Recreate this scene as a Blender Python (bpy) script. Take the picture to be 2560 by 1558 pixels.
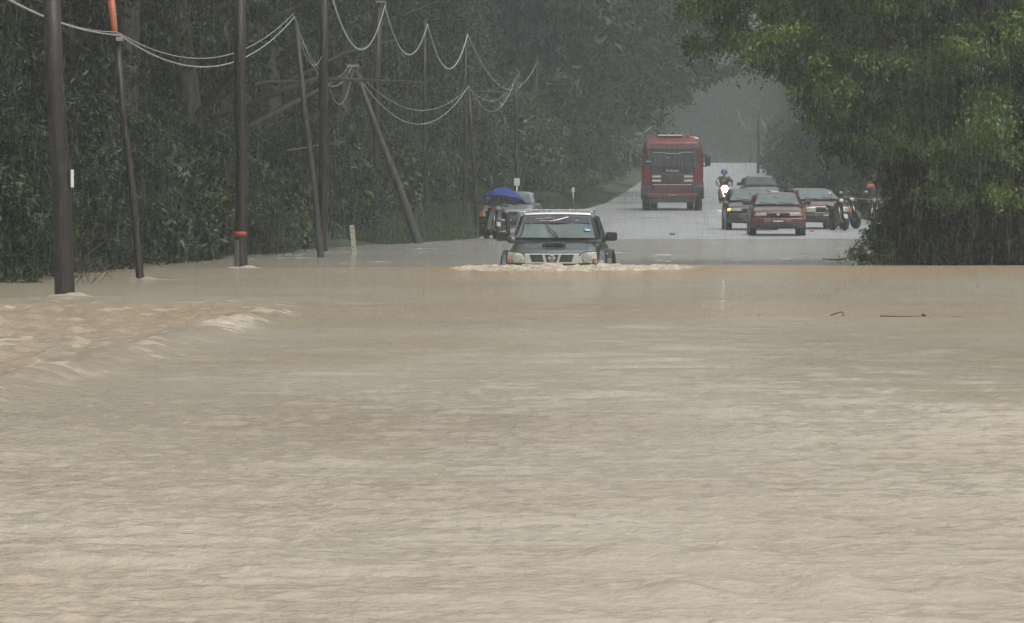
import bpy, math, random
import numpy as np
from mathutils import Vector, Matrix
R = math.radians
for o in list(bpy.data.objects): bpy.data.objects.remove(o)
scene = bpy.context.scene
COL = scene.collection
# ------------------------------------------------------------------ camera
F = 14222.0; EYE = 1.32; HOR = 482.0
PITCH = math.atan((779 - HOR) / F)
cam_d = bpy.data.cameras.new('camera'); cam = bpy.data.objects.new('camera', cam_d); COL.objects.link(cam)
cam_d.lens = 200; cam_d.sensor_width = 36; cam_d.clip_start = 0.5; cam_d.clip_end = 6000
cam.location = (0, 0, EYE); cam.rotation_euler = (R(90) - PITCH, 0, 0)
scene.camera = cam
scene.render.resolution_x = 1024; scene.render.resolution_y = 623
# ------------------------------------------------------------------ world, sun, exposure
w = bpy.data.worlds.new('World'); scene.world = w; w.use_nodes = True
nt = w.node_tree; nt.nodes.clear()
sky = nt.nodes.new('ShaderNodeTexSky'); sky.sky_type = 'NISHITA'; sky.sun_disc = False
SUN_EL, SUN_ROT = 58, 150
sky.sun_elevation = R(SUN_EL); sky.sun_rotation = R(SUN_ROT); sky.air_density = 2.0; sky.dust_density = 6.0; sky.ozone_density = 1.0
hsv = nt.nodes.new('ShaderNodeHueSaturation'); hsv.inputs['Saturation'].default_value = 0.13
bg = nt.nodes.new('ShaderNodeBackground'); bg.inputs['Strength'].default_value = 0.145
out = nt.nodes.new('ShaderNodeOutputWorld')
nt.links.new(sky.outputs[0], hsv.inputs['Color']); nt.links.new(hsv.outputs[0], bg.inputs[0]); nt.links.new(bg.outputs[0], out.inputs[0])
sd = bpy.data.lights.new('sun', 'SUN'); so = bpy.data.objects.new('sun', sd); COL.objects.link(so)
sd.energy = 0.85; sd.angle = R(25); sd.color = (1, 0.98, 0.95)
_el, _az = R(SUN_EL), R(SUN_ROT)
_dir = Vector((math.sin(_az) * math.cos(_el), math.cos(_az) * math.cos(_el), math.sin(_el)))
so.rotation_euler = _dir.to_track_quat('Z', 'Y').to_euler(); so.location = (0, 0, 60)
scene.view_settings.view_transform = 'Standard'; scene.view_settings.look = 'None'
scene.view_settings.gamma = 1; scene.view_settings.exposure = 0.16
# ------------------------------------------------------------------ helpers
def at(px, py, Y):
    return Vector(((px - 1280) / F * Y, Y, EYE - Y * math.tan(PITCH + math.atan((py - 779) / F))))
def interp(tab, v): return float(np.interp(v, [a for a, b in tab], [b for a, b in tab]))
ROADZ = [(-40, -.78), (85, -.75), (100, -.70), (130, -.42), (163, 0.0), (229, .58), (300, 1.26), (380, 2.05), (500, 3.4), (600, 4.45), (640, 4.62), (700, 4.5), (900, 3.6), (1600, 2)]
CEN = [(-40, 2.0), (60, 2.8), (100, 4.0), (165, 5.9), (229, 7.6), (255, 8.5), (350, 11.7), (435, 15.8), (600, 22.6), (700, 27), (900, 36)]
LED = [(-40, -2.6), (60, -2.4), (100, -2.0), (163, -1.0), (200, 1.0), (229, 2.7), (255, 4.2), (307, 6.1), (380, 8.6), (435, 11.6), (600, 18.9), (700, 23.2), (900, 32)]
RED = [(-40, 6.5), (60, 7.5), (100, 8.7), (163, 12.2), (185, 12.6), (235, 12.4), (300, 14.3), (435, 19.8), (600, 26.0), (700, 31), (900, 40)]
def roadz(Y): return interp(ROADZ, Y)
def sm(a, b, x):
    t = np.clip((x - a) / (b - a), 0, 1); return t * t * (3 - 2 * t)
def groundz(x, Y):
    x = np.asarray(x, float); Y = np.asarray(Y, float)
    rz = np.interp(Y, *zip(*ROADZ)); le = np.interp(Y, *zip(*LED)); re = np.interp(Y, *zip(*RED))
    dl = np.clip(le - x, 0, 1e9); dr = np.clip(x - re, 0, 1e9)
    bank = sm(.2, 3.0, dl) * (.28 + .25 * sm(140, 170, Y)) + sm(.3, 4, dr) * (.3 + .1 * sm(140, 170, Y)) + .03 * np.minimum(dl + dr, 60)
    return rz - .012 + bank * sm(60, 100, Y)
def hsh(ix, iy, s):
    v = np.sin(ix * 127.1 + iy * 311.7 + s * 74.7) * 43758.5453
    return v - np.floor(v)
def vnoise(x, y, s=0):
    ix, iy = np.floor(x), np.floor(y); fx, fy = x - ix, y - iy
    fx = fx * fx * (3 - 2 * fx); fy = fy * fy * (3 - 2 * fy)
    a = hsh(ix, iy, s); b = hsh(ix + 1, iy, s); c = hsh(ix, iy + 1, s); d = hsh(ix + 1, iy + 1, s)
    return (a + (b - a) * fx) * (1 - fy) + (c + (d - c) * fx) * fy
def mat(name, col, rough=.6, metal=0., var=.15, scale=8., col2=None, bump=0., spec=None, island=0., coat=0., emit=None, estr=0., stretch=None, bscale=None, transl=0.):
    m = bpy.data.materials.new(name); m.use_nodes = True; t = m.node_tree; n = t.nodes; L = t.links
    p = n['Principled BSDF']; p.inputs['Roughness'].default_value = rough; p.inputs['Metallic'].default_value = metal
    if spec is not None: p.inputs['IOR'].default_value = spec
    if coat: p.inputs['Coat Weight'].default_value = coat; p.inputs['Coat Roughness'].default_value = .08
    tc = n.new('ShaderNodeTexCoord'); mp = n.new('ShaderNodeMapping'); L.new(tc.outputs['Object'], mp.inputs[0])
    if stretch: mp.inputs['Scale'].default_value = stretch
    nz = n.new('ShaderNodeTexNoise'); nz.inputs['Scale'].default_value = scale; nz.inputs['Detail'].default_value = 6; L.new(mp.outputs[0], nz.inputs['Vector'])
    cr = n.new('ShaderNodeValToRGB'); L.new(nz.outputs[0], cr.inputs[0])
    c1 = [c * (1 - var) for c in col]; c2 = list(col2) if col2 else [min(1, c * (1 + var)) for c in col]
    cr.color_ramp.elements[0].color = c1 + [1]; cr.color_ramp.elements[1].color = c2 + [1]
    cr.color_ramp.elements[0].position = .32; cr.color_ramp.elements[1].position = .68
    colout = cr.outputs[0]
    if island:
        g = n.new('ShaderNodeNewGeometry'); hs = n.new('ShaderNodeHueSaturation'); mr = n.new('ShaderNodeMapRange')
        mr.inputs[3].default_value = 1 - island; mr.inputs[4].default_value = 1 + island; L.new(g.outputs['Random Per Island'], mr.inputs[0])
        L.new(mr.outputs[0], hs.inputs['Value']); mr2 = n.new('ShaderNodeMapRange'); mr2.inputs[3].default_value = .5 - .045 * island; mr2.inputs[4].default_value = .5 + .03 * island
        w2 = n.new('ShaderNodeMath'); w2.operation = 'FRACT'; w3 = n.new('ShaderNodeMath'); w3.operation = 'MULTIPLY'; w3.inputs[1].default_value = 17.3
        L.new(g.outputs['Random Per Island'], w3.inputs[0]); L.new(w3.outputs[0], w2.inputs[0]); L.new(w2.outputs[0], mr2.inputs[0]); L.new(mr2.outputs[0], hs.inputs['Hue'])
        L.new(colout, hs.inputs['Color']); colout = hs.outputs[0]
    L.new(colout, p.inputs['Base Color'])
    if bump:
        nb = n.new('ShaderNodeTexNoise'); nb.inputs['Scale'].default_value = bscale or scale * 4; nb.inputs['Detail'].default_value = 4; L.new(mp.outputs[0], nb.inputs['Vector'])
        b = n.new('ShaderNodeBump'); b.inputs['Strength'].default_value = 1; b.inputs['Distance'].default_value = bump
        L.new(nb.outputs[0], b.inputs['Height']); L.new(b.outputs[0], p.inputs['Normal'])
    if emit: p.inputs['Emission Color'].default_value = (*emit, 1); p.inputs['Emission Strength'].default_value = estr
    if transl:
        tr = n.new('ShaderNodeBsdfTranslucent'); L.new(colout, tr.inputs[0]); mx = n.new('ShaderNodeMixShader'); mx.inputs[0].default_value = transl
        L.new(p.outputs[0], mx.inputs[1]); L.new(tr.outputs[0], mx.inputs[2]); L.new(mx.outputs[0], n['Material Output'].inputs[0])
    return m
def tag(o, label=None, cat=None, group=None, kind=None):
    if label: o['label'] = label
    if cat: o['category'] = cat
    if group: o['group'] = group
    if kind: o['kind'] = kind
    return o
def empty(name, loc=(0, 0, 0), rz=0., label=None, cat=None, group=None, rx=0, ry=0):
    o = bpy.data.objects.new(name, None); COL.objects.link(o); o.location = loc; o.rotation_euler = (rx, ry, rz); o.empty_display_size = .2
    return tag(o, label, cat, group)
def children(o): return [c for c in bpy.data.objects if c.parent == o]
def copy_tree(o, parent=None):
    c = o.copy(); COL.objects.link(c); c.parent = parent
    for ch in KIDS.get(o.name, []):
        k = copy_tree(ch, c)
    KIDS[c.name] = [x for x in bpy.data.objects if x.parent == c] if KIDS.get(o.name) else []
    return c
KIDS = {}
class MB:
    def __init__(s): s.v = []; s.f = []
    def add(s, v, f):
        b = len(s.v); s.v += [tuple(p) for p in v]; s.f += [tuple(i + b for i in q) for q in f]; return s
    def box(s, c, d, rz=0., taper=1.):
        x, y, z = [k / 2 for k in d]; P = []
        for dz in (-1, 1):
            k = taper if dz > 0 else 1
            for dx, dy in ((-1, -1), (1, -1), (1, 1), (-1, 1)):
                a, b = dx * x * k, dy * y * k
                P.append((c[0] + a * math.cos(rz) - b * math.sin(rz), c[1] + a * math.sin(rz) + b * math.cos(rz), c[2] + dz * z))
        return s.add(P, [(3, 2, 1, 0), (4, 5, 6, 7), (0, 1, 5, 4), (1, 2, 6, 5), (2, 3, 7, 6), (3, 0, 4, 7)])
    def tube(s, pts, rad, n=8, cap=True):
        pts = [Vector(p) for p in pts]; m = len(pts); rad = rad if hasattr(rad, '__len__') else [rad] * m
        V = []; up = Vector((0, 0, 1)); prev = None
        for i, p in enumerate(pts):
            d = (pts[min(i + 1, m - 1)] - pts[max(i - 1, 0)]).normalized()
            if prev is None: a = d.orthogonal().normalized()
            else:
                a = prev - d * prev.dot(d); a = a.normalized() if a.length > 1e-6 else d.orthogonal().normalized()
            prev = a; b = d.cross(a)
            for k in range(n):
                t = 2 * math.pi * k / n; V.append(p + (a * math.cos(t) + b * math.sin(t)) * rad[i])
        Fc = [(i * n + k, i * n + (k + 1) % n, (i + 1) * n + (k + 1) % n, (i + 1) * n + k) for i in range(m - 1) for k in range(n)]
        if cap: Fc += [tuple(range(n - 1, -1, -1)), tuple((m - 1) * n + k for k in range(n))]
        return s.add(V, Fc)
    def loft(s, rings, cap=True):
        n = len(rings[0]); V = [p for r in rings for p in r]
        Fc = [(i * n + k, i * n + (k + 1) % n, (i + 1) * n + (k + 1) % n, (i + 1) * n + k) for i in range(len(rings) - 1) for k in range(n)]
        if cap: Fc += [tuple(range(n - 1, -1, -1)), tuple((len(rings) - 1) * n + k for k in range(n))]
        return s.add(V, Fc)
    def prism(s, pts, off):
        n = len(pts); off = Vector(off); V = [Vector(p) for p in pts] + [Vector(p) + off for p in pts]
        return s.add(V, [tuple(range(n)), tuple(range(2 * n - 1, n - 1, -1))] + [(k, k + n, (k + 1) % n + n, (k + 1) % n) for k in range(n)])
    def lathe(s, c, prof, axis='x', n=24):
        V = []
        for r, h in prof:
            for k in range(n):
                t = 2 * math.pi * k / n; a, b = r * math.cos(t), r * math.sin(t)
                V.append((c[0] + h, c[1] + a, c[2] + b) if axis == 'x' else (c[0] + a, c[1] + h, c[2] + b) if axis == 'y' else (c[0] + a, c[1] + b, c[2] + h))
        m = len(prof)
        return s.add(V, [(i * n + k, i * n + (k + 1) % n, (i + 1) * n + (k + 1) % n, (i + 1) * n + k) for i in range(m - 1) for k in range(n)] + [tuple(range(n)), tuple((m - 1) * n + k for k in range(n - 1, -1, -1))])
    def ball(s, c, r, nu=14, nv=9):
        r = r if hasattr(r, '__len__') else (r, r, r); prof = []; V = []
        for j in range(nv + 1):
            t = math.pi * (j + .02) / (nv + .04)
            for k in range(nu):
                a = 2 * math.pi * k / nu; V.append((c[0] + r[0] * math.sin(t) * math.cos(a), c[1] + r[1] * math.sin(t) * math.sin(a), c[2] + r[2] * math.cos(t)))
        return s.add(V, [(j * nu + k, (j + 1) * nu + k, (j + 1) * nu + (k + 1) % nu, j * nu + (k + 1) % nu) for j in range(nv) for k in range(nu)] + [tuple(range(nu)), tuple(nv * nu + k for k in range(nu - 1, -1, -1))])
    def build(s, name, m, parent=None, smooth=False, bevel=0., sub=0, flip=True):
        me = bpy.data.meshes.new(name); me.from_pydata(s.v, [], s.f); me.materials.append(m)
        if flip:
            import bmesh
            b = bmesh.new(); b.from_mesh(me); bmesh.ops.recalc_face_normals(b, faces=b.faces); b.to_mesh(me); b.free()
        if smooth: me.polygons.foreach_set('use_smooth', [True] * len(me.polygons))
        o = bpy.data.objects.new(name, me); COL.objects.link(o)
        if parent is not None: o.parent = parent; KIDS.setdefault(parent.name, []).append(o)
        if bevel: b = o.modifiers.new('bevel', 'BEVEL'); b.width = bevel; b.segments = 2; b.limit_method = 'ANGLE'
        if sub: u = o.modifiers.new('sub', 'SUBSURF'); u.levels = sub; u.render_levels = sub
        return o
def npmesh(name, V, Fa, m, smooth=False):
    """V (n,3) float, Fa (m,k) int"""
    me = bpy.data.meshes.new(name); k = Fa.shape[1]
    me.vertices.add(len(V)); me.vertices.foreach_set('co', V.astype(np.float32).ravel())
    me.loops.add(Fa.size); me.loops.foreach_set('vertex_index', Fa.astype(np.int32).ravel())
    me.polygons.add(len(Fa)); me.polygons.foreach_set('loop_start', np.arange(0, Fa.size, k, dtype=np.int32)); me.polygons.foreach_set('loop_total', np.full(len(Fa), k, np.int32))
    if smooth: me.polygons.foreach_set('use_smooth', np.ones(len(Fa), bool))
    me.update(calc_edges=True); me.materials.append(m)
    return me
def link(name, me, parent=None, loc=(0, 0, 0)):
    o = bpy.data.objects.new(name, me); COL.objects.link(o); o.location = loc
    if parent is not None: o.parent = parent; KIDS.setdefault(parent.name, []).append(o)
    return o
# ------------------------------------------------------------------ setting: ground, road, water
M_soil = mat('wet soil', (.05, .045, .03), .8, var=.35, scale=.8, col2=(.05, .075, .025), bump=.03)
xs = np.concatenate([np.linspace(-900, -60, 14), np.linspace(-50, 60, 90), np.linspace(75, 900, 14)])
ys = np.concatenate([np.linspace(-60, 60, 12), np.linspace(66, 700, 210), np.linspace(720, 3000, 24)])
GX, GY = np.meshgrid(xs, ys); GZ = groundz(GX, GY)
wz = (GX < -1e9)
GZ = GZ + .05 * (vnoise(GX * .7, GY * .5, 3) - .5) * ((GX < np.interp(GY, *zip(*LED)) - .5) | (GX > np.interp(GY, *zip(*RED)) + .5)) - .02
nx = len(xs); ny = len(ys)
idx = np.arange(nx * ny).reshape(ny, nx)
Fq = np.stack([idx[:-1, :-1], idx[:-1, 1:], idx[1:, 1:], idx[1:, :-1]], -1).reshape(-1, 4)
g = link('ground', npmesh('ground', np.stack([GX, GY, GZ], -1).reshape(-1, 3), Fq, M_soil, True)); tag(g, kind='structure')
def strip(name, left, right, dz, m, y0, y1, step=3., nacross=6):
    Ys = np.arange(y0, y1 + .1, step); rows = []
    for Y in Ys:
        a, b = left(Y), right(Y); z = roadz(Y) + dz
        for k in range(nacross + 1): rows.append((a + (b - a) * k / nacross, Y, z))
    n = nacross + 1; V = np.array(rows); I = np.arange(len(Ys) * n).reshape(len(Ys), n)
    Fc = np.stack([I[:-1, :-1], I[:-1, 1:], I[1:, 1:], I[1:, :-1]], -1).reshape(-1, 4)
    return link(name, npmesh(name, V, Fc, m, True))
# wet asphalt
M_road = bpy.data.materials.new('wet asphalt'); M_road.use_nodes = True
t = M_road.node_tree; n = t.nodes; L = t.links; p = n['Principled BSDF']
tc = n.new('ShaderNodeTexCoord'); nz = n.new('ShaderNodeTexNoise'); nz.inputs['Scale'].default_value = .35; nz.inputs['Detail'].default_value = 5; L.new(tc.outputs['Object'], nz.inputs[0])
cr = n.new('ShaderNodeValToRGB'); cr.color_ramp.elements[0].color = (.26, .27, .28, 1); cr.color_ramp.elements[1].color = (.40, .41, .41, 1); L.new(nz.outputs[0], cr.inputs[0]); L.new(cr.outputs[0], p.inputs['Base Color'])
mr = n.new('ShaderNodeMapRange'); mr.inputs[1].default_value = .35; mr.inputs[2].default_value = .65; mr.inputs[3].default_value = .25; mr.inputs[4].default_value = .6; L.new(nz.outputs[0], mr.inputs[0]); L.new(mr.outputs[0], p.inputs['Roughness'])
nb = n.new('ShaderNodeTexNoise'); nb.inputs['Scale'].default_value = 9; nb.inputs['Detail'].default_value = 3; L.new(tc.outputs['Object'], nb.inputs[0])
bp = n.new('ShaderNodeBump'); bp.inputs['Distance'].default_value = .02; L.new(nb.outputs[0], bp.inputs['Height']); L.new(bp.outputs[0], p.inputs['Normal'])
p.inputs['Coat Weight'].default_value = .8; p.inputs['Coat Roughness'].default_value = .42; L.new(bp.outputs[0], p.inputs['Coat Normal'])
rd = strip('road', lambda Y: interp(LED, Y), lambda Y: interp(RED, Y), .02, M_road, 60, 780); tag(rd, kind='structure')
M_line = mat('worn white road paint', (.36, .36, .35), .3, var=.4, scale=3)
for nm, off, y0, y1 in (('road_edge_marking', -3.45, 180, 600), ('road_centre_marking', 0.0, 170, 640)):
    if off == 0:
        mb = MB(); Y = y0
        while Y < y1:
            a = [(interp(CEN, q) + s * .06, q, roadz(q) + .026) for q, s in ((Y, -1), (Y, 1), (Y + 4, 1), (Y + 4, -1))]
            mb.add(a, [(0, 1, 2, 3)]); Y += 9 if Y < 420 else 4
        o = mb.build(nm, M_line, flip=False)
    else:
        o = strip(nm, lambda Y: interp(CEN, Y) + off - .06, lambda Y: interp(CEN, Y) + off + .06, .026, M_line, y0, y1, 3, 1)
    tag(o, kind='structure')
# water ---------------------------------------------------------------
rowY = list(-np.linspace(40, 1, 12)) + list(np.linspace(1, 8, 20)[:-1])
q = np.linspace(1 / 8., 1 / 185., 2000); rowY += list(1 / q)
rowY += list(np.arange(86, 99.5, .07)); rowY = np.array(sorted(rowY))
u = np.linspace(-1, 1, 600)
def cols(Y):
    hw = .135 * max(Y, 4) + 3.0
    inner = hw * u
    ext = np.array([.4, 1.2, 3, 7, 15, 30, 60, 100.])
    return np.concatenate([-(hw + ext[::-1]), inner, hw + ext])
WX = np.stack([cols(Y) for Y in rowY]); WY = np.repeat(rowY[:, None], WX.shape[1], 1)
rng = np.random.default_rng(5)
def waves(X, Y, lam0, lam1, N, slope, dirspread, dir0, seed, warp=1.):
    r = np.random.default_rng(seed); H = np.zeros_like(X)
    wx = X + warp * (.6 * vnoise(X * .5, Y * .35, seed) + .25 * vnoise(X * 1.9, Y * 1.7, seed + 1)); wy = Y + warp * (.8 * vnoise(X * .45, Y * .4, seed + 2) + .3 * vnoise(X * 1.7, Y * 1.5, seed + 3))
    for i in range(N):
        lam = math.exp(r.uniform(math.log(lam0), math.log(lam1))); th = dir0 + r.normal(0, dirspread)
        k = 2 * math.pi / lam; a = slope / k * r.uniform(.5, 1.3) / math.sqrt(N)
        ph = k * (wx * math.cos(th) + wy * math.sin(th)) + r.uniform(0, 6.28)
        s = np.sin(ph); H += a * (s + .35 * s * s)
    return H
fade = lambda lam: np.clip(1 - (WY - lam * 90) / (lam * 160), 0.0, 1)
patch = vnoise(WX * .22, WY * .12, 21); patch2 = vnoise(WX * .6 + 5, WY * .3, 33)
near = 1 - sm(20, 75, WY) * .55
lm = sm(-.25, .65, patch * .6 + patch2 * .6 - .25)
linex = np.interp(WY, [15, 25, 35.5, 45, 63, 72], [-6.0, -4.3, -3.2, -2.85, -2.35, -2.0])
T = sm(-.15, .7, linex - WX) * sm(24, 32, WY) * (1 - sm(62, 76, WY))
H = waves(WX, WY, .9, 2.6, 26, .035, .5, 1.5, 1, .4) * (.2 + 1.0 * lm) * near
H += waves(WX, WY, .22, .9, 40, .105, .38, 1.55, 2, .15) * (.4 + .8 * lm) * fade(.45) * near
H += waves(WX, WY, .07, .25, 50, .30, .5, 1.55, 3, .04) * (.6 + .8 * lm) * (.6 + .4 * sm(18, 34, WY)) * fade(.19)
H += T * (waves(WX, WY, .5, 1.6, 30, .12, .7, 1.3, 4) + waves(WX, WY, .22, .6, 40, .30, 1.0, 1.2, 5, .3))
ln = np.exp(-((WX - linex + .15) / .28) ** 2) * sm(26, 32, WY) * (1 - sm(60, 67, WY))
H += ln * (.02 + .07 * vnoise(WX * 3.0, WY * .9, 9) + .04 * vnoise(WX * 7.0, WY * 2.3, 10))
# stray standing humps over the drowned verge, bottom right
for hx, hy, ha in ((1.05, 18.6, .035), (.55, 18.5, .022), (1.5, 18.7, .025), (.75, 20.3, .02), (.35, 20.4, .02), (.5, 20.6, .018), (.9, 24.2, .02), (1.2, 22.3, .016), (1.35, 27, .02)):
    H += 1.7 * ha * np.exp(-((WX - hx) / .13) ** 2 - ((WY - hy) / .22) ** 2)
# bow wave of the wading vehicle
yc = 95.4 + .7 * (vnoise(WX * .35, WX * 0, 40) - .5) + .1 * np.abs(WX - 1.2)
amp = np.interp(WX, [-9, -4.5, -1.6, -.6, 2.6, 4.5, 7, 30], [.0, .04, .075, .10, .10, .10, .09, .06])
d = WY - yc
prof = np.where(d < 0, np.exp(-(d / 3.8) ** 2), np.exp(-(d / 1.1) ** 2))
calm = np.exp(-((WY - 88) / 8) ** 2)
H = H * (1 - .72 * calm) + amp * prof
fe = sm(-1.35, -.5, WX) * (1 - sm(2.4, 3.6, WX))
fn = vnoise(WX * 5, WY * 4, 50) * .6 + vnoise(WX * 13, WY * 11, 51) * .4
foam = fe * np.exp(-((d + 1.3) / 1.7) ** 2) * 1.35 + (fn - .55) * .9 * (fe > .02)
foam = np.clip(sm(.42, .7, foam), 0, 1) * (d > -4.2) * (d < .8)
H += foam * (.08 * vnoise(WX * 4, WY * 2.5, 52) + .075 * vnoise(WX * 11, WY * 6, 53) - .09)
f2 = ln * sm(.55, .85, vnoise(WX * 1.5, WY * .45, 60) * .6 + vnoise(WX * 8, WY * 3, 61) * .45)
f3 = T * sm(.68, .95, vnoise(WX * 1.6, WY * .9, 62) * .55 + vnoise(WX * 9, WY * 3, 63) * .5) * .6
# churned crests where the current lifts round a pole
POLES_W = [(-5.57, 71, .16), (-5.62, 86, .09), (-4.7, 98.8, .15), (-4.4, 114.6, .1), (-4.2, 125, .14), (-2.35, 147, .14)]
f4 = np.zeros_like(WX)
for px_, py_, pr_ in POLES_W:
    rr = np.hypot(WX - px_, (WY - py_) * .6); tail = np.exp(-((WY - py_ + .2) / .5) ** 2) * sm(0, .1, WX - px_) * np.exp(-(WX - px_) / .7) * (WX > px_)
    H += .04 * np.exp(-((rr - pr_) / .1) ** 2) + .03 * tail; f4 = np.maximum(f4, np.clip(np.exp(-((rr - pr_ - .03) / .08) ** 2) * .6 + tail * .5, 0, .7))
f5 = sm(.74, .95, vnoise(WX * 1.3, WY * .45, 70) * .6 + vnoise(WX * 6, WY * 2, 71) * .45) * sm(102, 108, WY) * (1 - sm(130, 140, WY)) * .5
FO = np.clip(np.maximum.reduce([foam, f2, f3, f4, f5]), 0, 1)
WZ = H * sm(2, 8, np.abs(WY) + 3) * (np.abs(WX) < .135 * np.abs(WY) + 20)
CHOP = np.clip(1 - .65 * sm(96, 101, WY) , .08, 1)
SHEEN_TINT = np.clip(.32 * T + 1.1 * amp / .1 * np.exp(-((d + 2) / 4.5) ** 2) * sm(-4, 1, WX) * .75 + .35 * sm(.5, .8, vnoise(WX * .3, WY * .1, 81)), 0, 1); yt = 96.2 + 7 * sm(-.5, -4, WX * 1.0) * 0 + np.interp(WX, [-6, -1.5, 4, 9], [13, 0, 0, 3]) + 2.5 * (vnoise(WX * .7, WX * 0, 90) - .3) * (np.abs(WX - .8) > 1.6); bt = sm(0, 9, WY - yt); SHEEN_TINT = SHEEN_TINT * (1 - bt) - .85 * bt  # painted tint: brown for lost sky reflection, grey for mirroring far water, random patches
CHOP = CHOP * (.72 + .5 * vnoise(WX * .3, WY * .12, 92))
I = np.arange(WX.size).reshape(WX.shape)
Fq = np.stack([I[:-1, :-1], I[:-1, 1:], I[1:, 1:], I[1:, :-1]], -1).reshape(-1, 4)
M_water = bpy.data.materials.new('muddy flood water'); M_water.use_nodes = True
t = M_water.node_tree; n = t.nodes; L = t.links; p = n['Principled BSDF']
tc = n.new('ShaderNodeTexCoord'); mp = n.new('ShaderNodeMapping'); L.new(tc.outputs['Object'], mp.inputs[0]); mp.inputs['Scale'].default_value = (1, .5, 1)
nz = n.new('ShaderNodeTexNoise'); nz.inputs['Scale'].default_value = .35; nz.inputs['Detail'].default_value = 5; L.new(mp.outputs[0], nz.inputs[0])
cr = n.new('ShaderNodeValToRGB'); cr.color_ramp.elements[0].color = (.42, .35, .262, 1); cr.color_ramp.elements[1].color = (.475, .418, .328, 1); cr.color_ramp.elements[0].position = .35; cr.color_ramp.elements[1].position = .65; L.new(nz.outputs[0], cr.inputs[0])
fa = n.new('ShaderNodeAttribute'); fa.attribute_name = 'foam'
mx = n.new('ShaderNodeMixRGB'); L.new(fa.outputs['Fac'], mx.inputs[0])
fs = n.new('ShaderNodeAttribute'); fs.attribute_name = 'sheen_tint'; m1 = n.new('ShaderNodeMixRGB'); m1.use_clamp = True; L.new(fs.outputs['Fac'], m1.inputs[0]); L.new(cr.outputs[0], m1.inputs[1]); m1.inputs[2].default_value = (.48, .35, .22, 1)  # brown mixed into the colour where slopes would reflect less sky
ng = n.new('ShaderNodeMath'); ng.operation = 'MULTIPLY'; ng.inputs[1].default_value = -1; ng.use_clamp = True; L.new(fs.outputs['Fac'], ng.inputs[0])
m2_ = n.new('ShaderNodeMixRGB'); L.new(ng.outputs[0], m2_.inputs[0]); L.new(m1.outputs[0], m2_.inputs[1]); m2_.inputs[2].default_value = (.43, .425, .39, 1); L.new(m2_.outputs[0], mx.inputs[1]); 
fz = n.new('ShaderNodeTexNoise'); fz.inputs['Scale'].default_value = 9; fz.inputs['Detail'].default_value = 5; L.new(tc.outputs['Object'], fz.inputs[0])
fr_ = n.new('ShaderNodeValToRGB'); fr_.color_ramp.elements[0].color = (.40, .33, .235, 1); fr_.color_ramp.elements[1].color = (.66, .60, .48, 1); fr_.color_ramp.elements[0].position = .38; fr_.color_ramp.elements[1].position = .62; L.new(fz.outputs[0], fr_.inputs[0]); L.new(fr_.outputs[0], mx.inputs[2]); L.new(mx.outputs[0], p.inputs['Base Color'])
mr = n.new('ShaderNodeMapRange'); mr.inputs[3].default_value = .10; mr.inputs[4].default_value = .7; L.new(fa.outputs['Fac'], mr.inputs[0]); L.new(mr.outputs[0], p.inputs['Roughness'])
p.inputs['IOR'].default_value = 1.33
nb = n.new('ShaderNodeTexNoise'); nb.inputs['Scale'].default_value = 20; nb.inputs['Detail'].default_value = 5; nb.inputs['Roughness'].default_value = .7; L.new(tc.outputs['Object'], nb.inputs[0])
bp = n.new('ShaderNodeBump'); bp.inputs['Distance'].default_value = .045; fb = n.new('ShaderNodeAttribute'); fb.attribute_name = 'chop'; L.new(fb.outputs['Fac'], bp.inputs['Strength']); L.new(nb.outputs[0], bp.inputs['Height']); L.new(bp.outputs[0], p.inputs['Normal'])
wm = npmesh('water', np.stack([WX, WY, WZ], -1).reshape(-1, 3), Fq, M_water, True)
at_ = wm.attributes.new('foam', 'FLOAT', 'POINT'); at_.data.foreach_set('value', FO.astype(np.float32).ravel())
at_ = wm.attributes.new('chop', 'FLOAT', 'POINT'); at_.data.foreach_set('value', CHOP.astype(np.float32).ravel())
at_ = wm.attributes.new('sheen_tint', 'FLOAT', 'POINT'); at_.data.foreach_set('value', SHEEN_TINT.astype(np.float32).ravel())
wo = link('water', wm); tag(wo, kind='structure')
del WX, WY, H, FO, foam, T, ln
# ------------------------------------------------------------------ vegetation
def leaves(name, C, S, m, seed, droop=.5, upb=.8, wid=.42):
    r = np.random.default_rng(seed); N = len(C)
    a = r.uniform(0, 2 * np.pi, N); dz = r.normal(-droop, .45, N)
    D = np.stack([np.cos(a), np.sin(a), dz], -1); D /= np.linalg.norm(D, axis=1, keepdims=True)
    Nn = r.normal(0, .6, (N, 3)); Nn[:, 2] += upb; Sd = np.cross(D, Nn); Sd /= np.linalg.norm(Sd, axis=1, keepdims=True) + 1e-9
    Nn = np.cross(Sd, D); S = S[:, None]
    b = C; tip = C + D * S - Nn * S * .12; mid = C + D * S * .42 + Nn * S * .06
    l = mid + Sd * S * wid * .5 + Nn * S * .05; rr = mid - Sd * S * wid * .5 + Nn * S * .05
    V = np.stack([b, l, tip, rr], 1).reshape(-1, 3); k = np.arange(N)[:, None] * 4
    Fa = np.concatenate([k + np.array([[0, 1, 2]]), k + np.array([[0, 2, 3]])], 0)
    return npmesh(name, V, Fa, m)
M_leaf = [mat('dark glossy foliage', (.015, .032, .009), .35, var=.45, scale=.9, island=.45, transl=.22),
          mat('mid green foliage', (.024, .05, .010), .4, var=.4, scale=.8, island=.45, transl=.25),
          mat('yellow green foliage', (.042, .066, .011), .4, var=.45, scale=.7, island=.4, transl=.2)]
M_fig = mat('fig tree foliage', (.052, .115, .013), .4, var=.4, scale=1.1, col2=(.11, .185, .022), island=.5, transl=.3)
M_bark = mat('wet bark', (.045, .035, .027), .6, var=.4, scale=3, bump=.02, stretch=(1, 1, .25))
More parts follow.
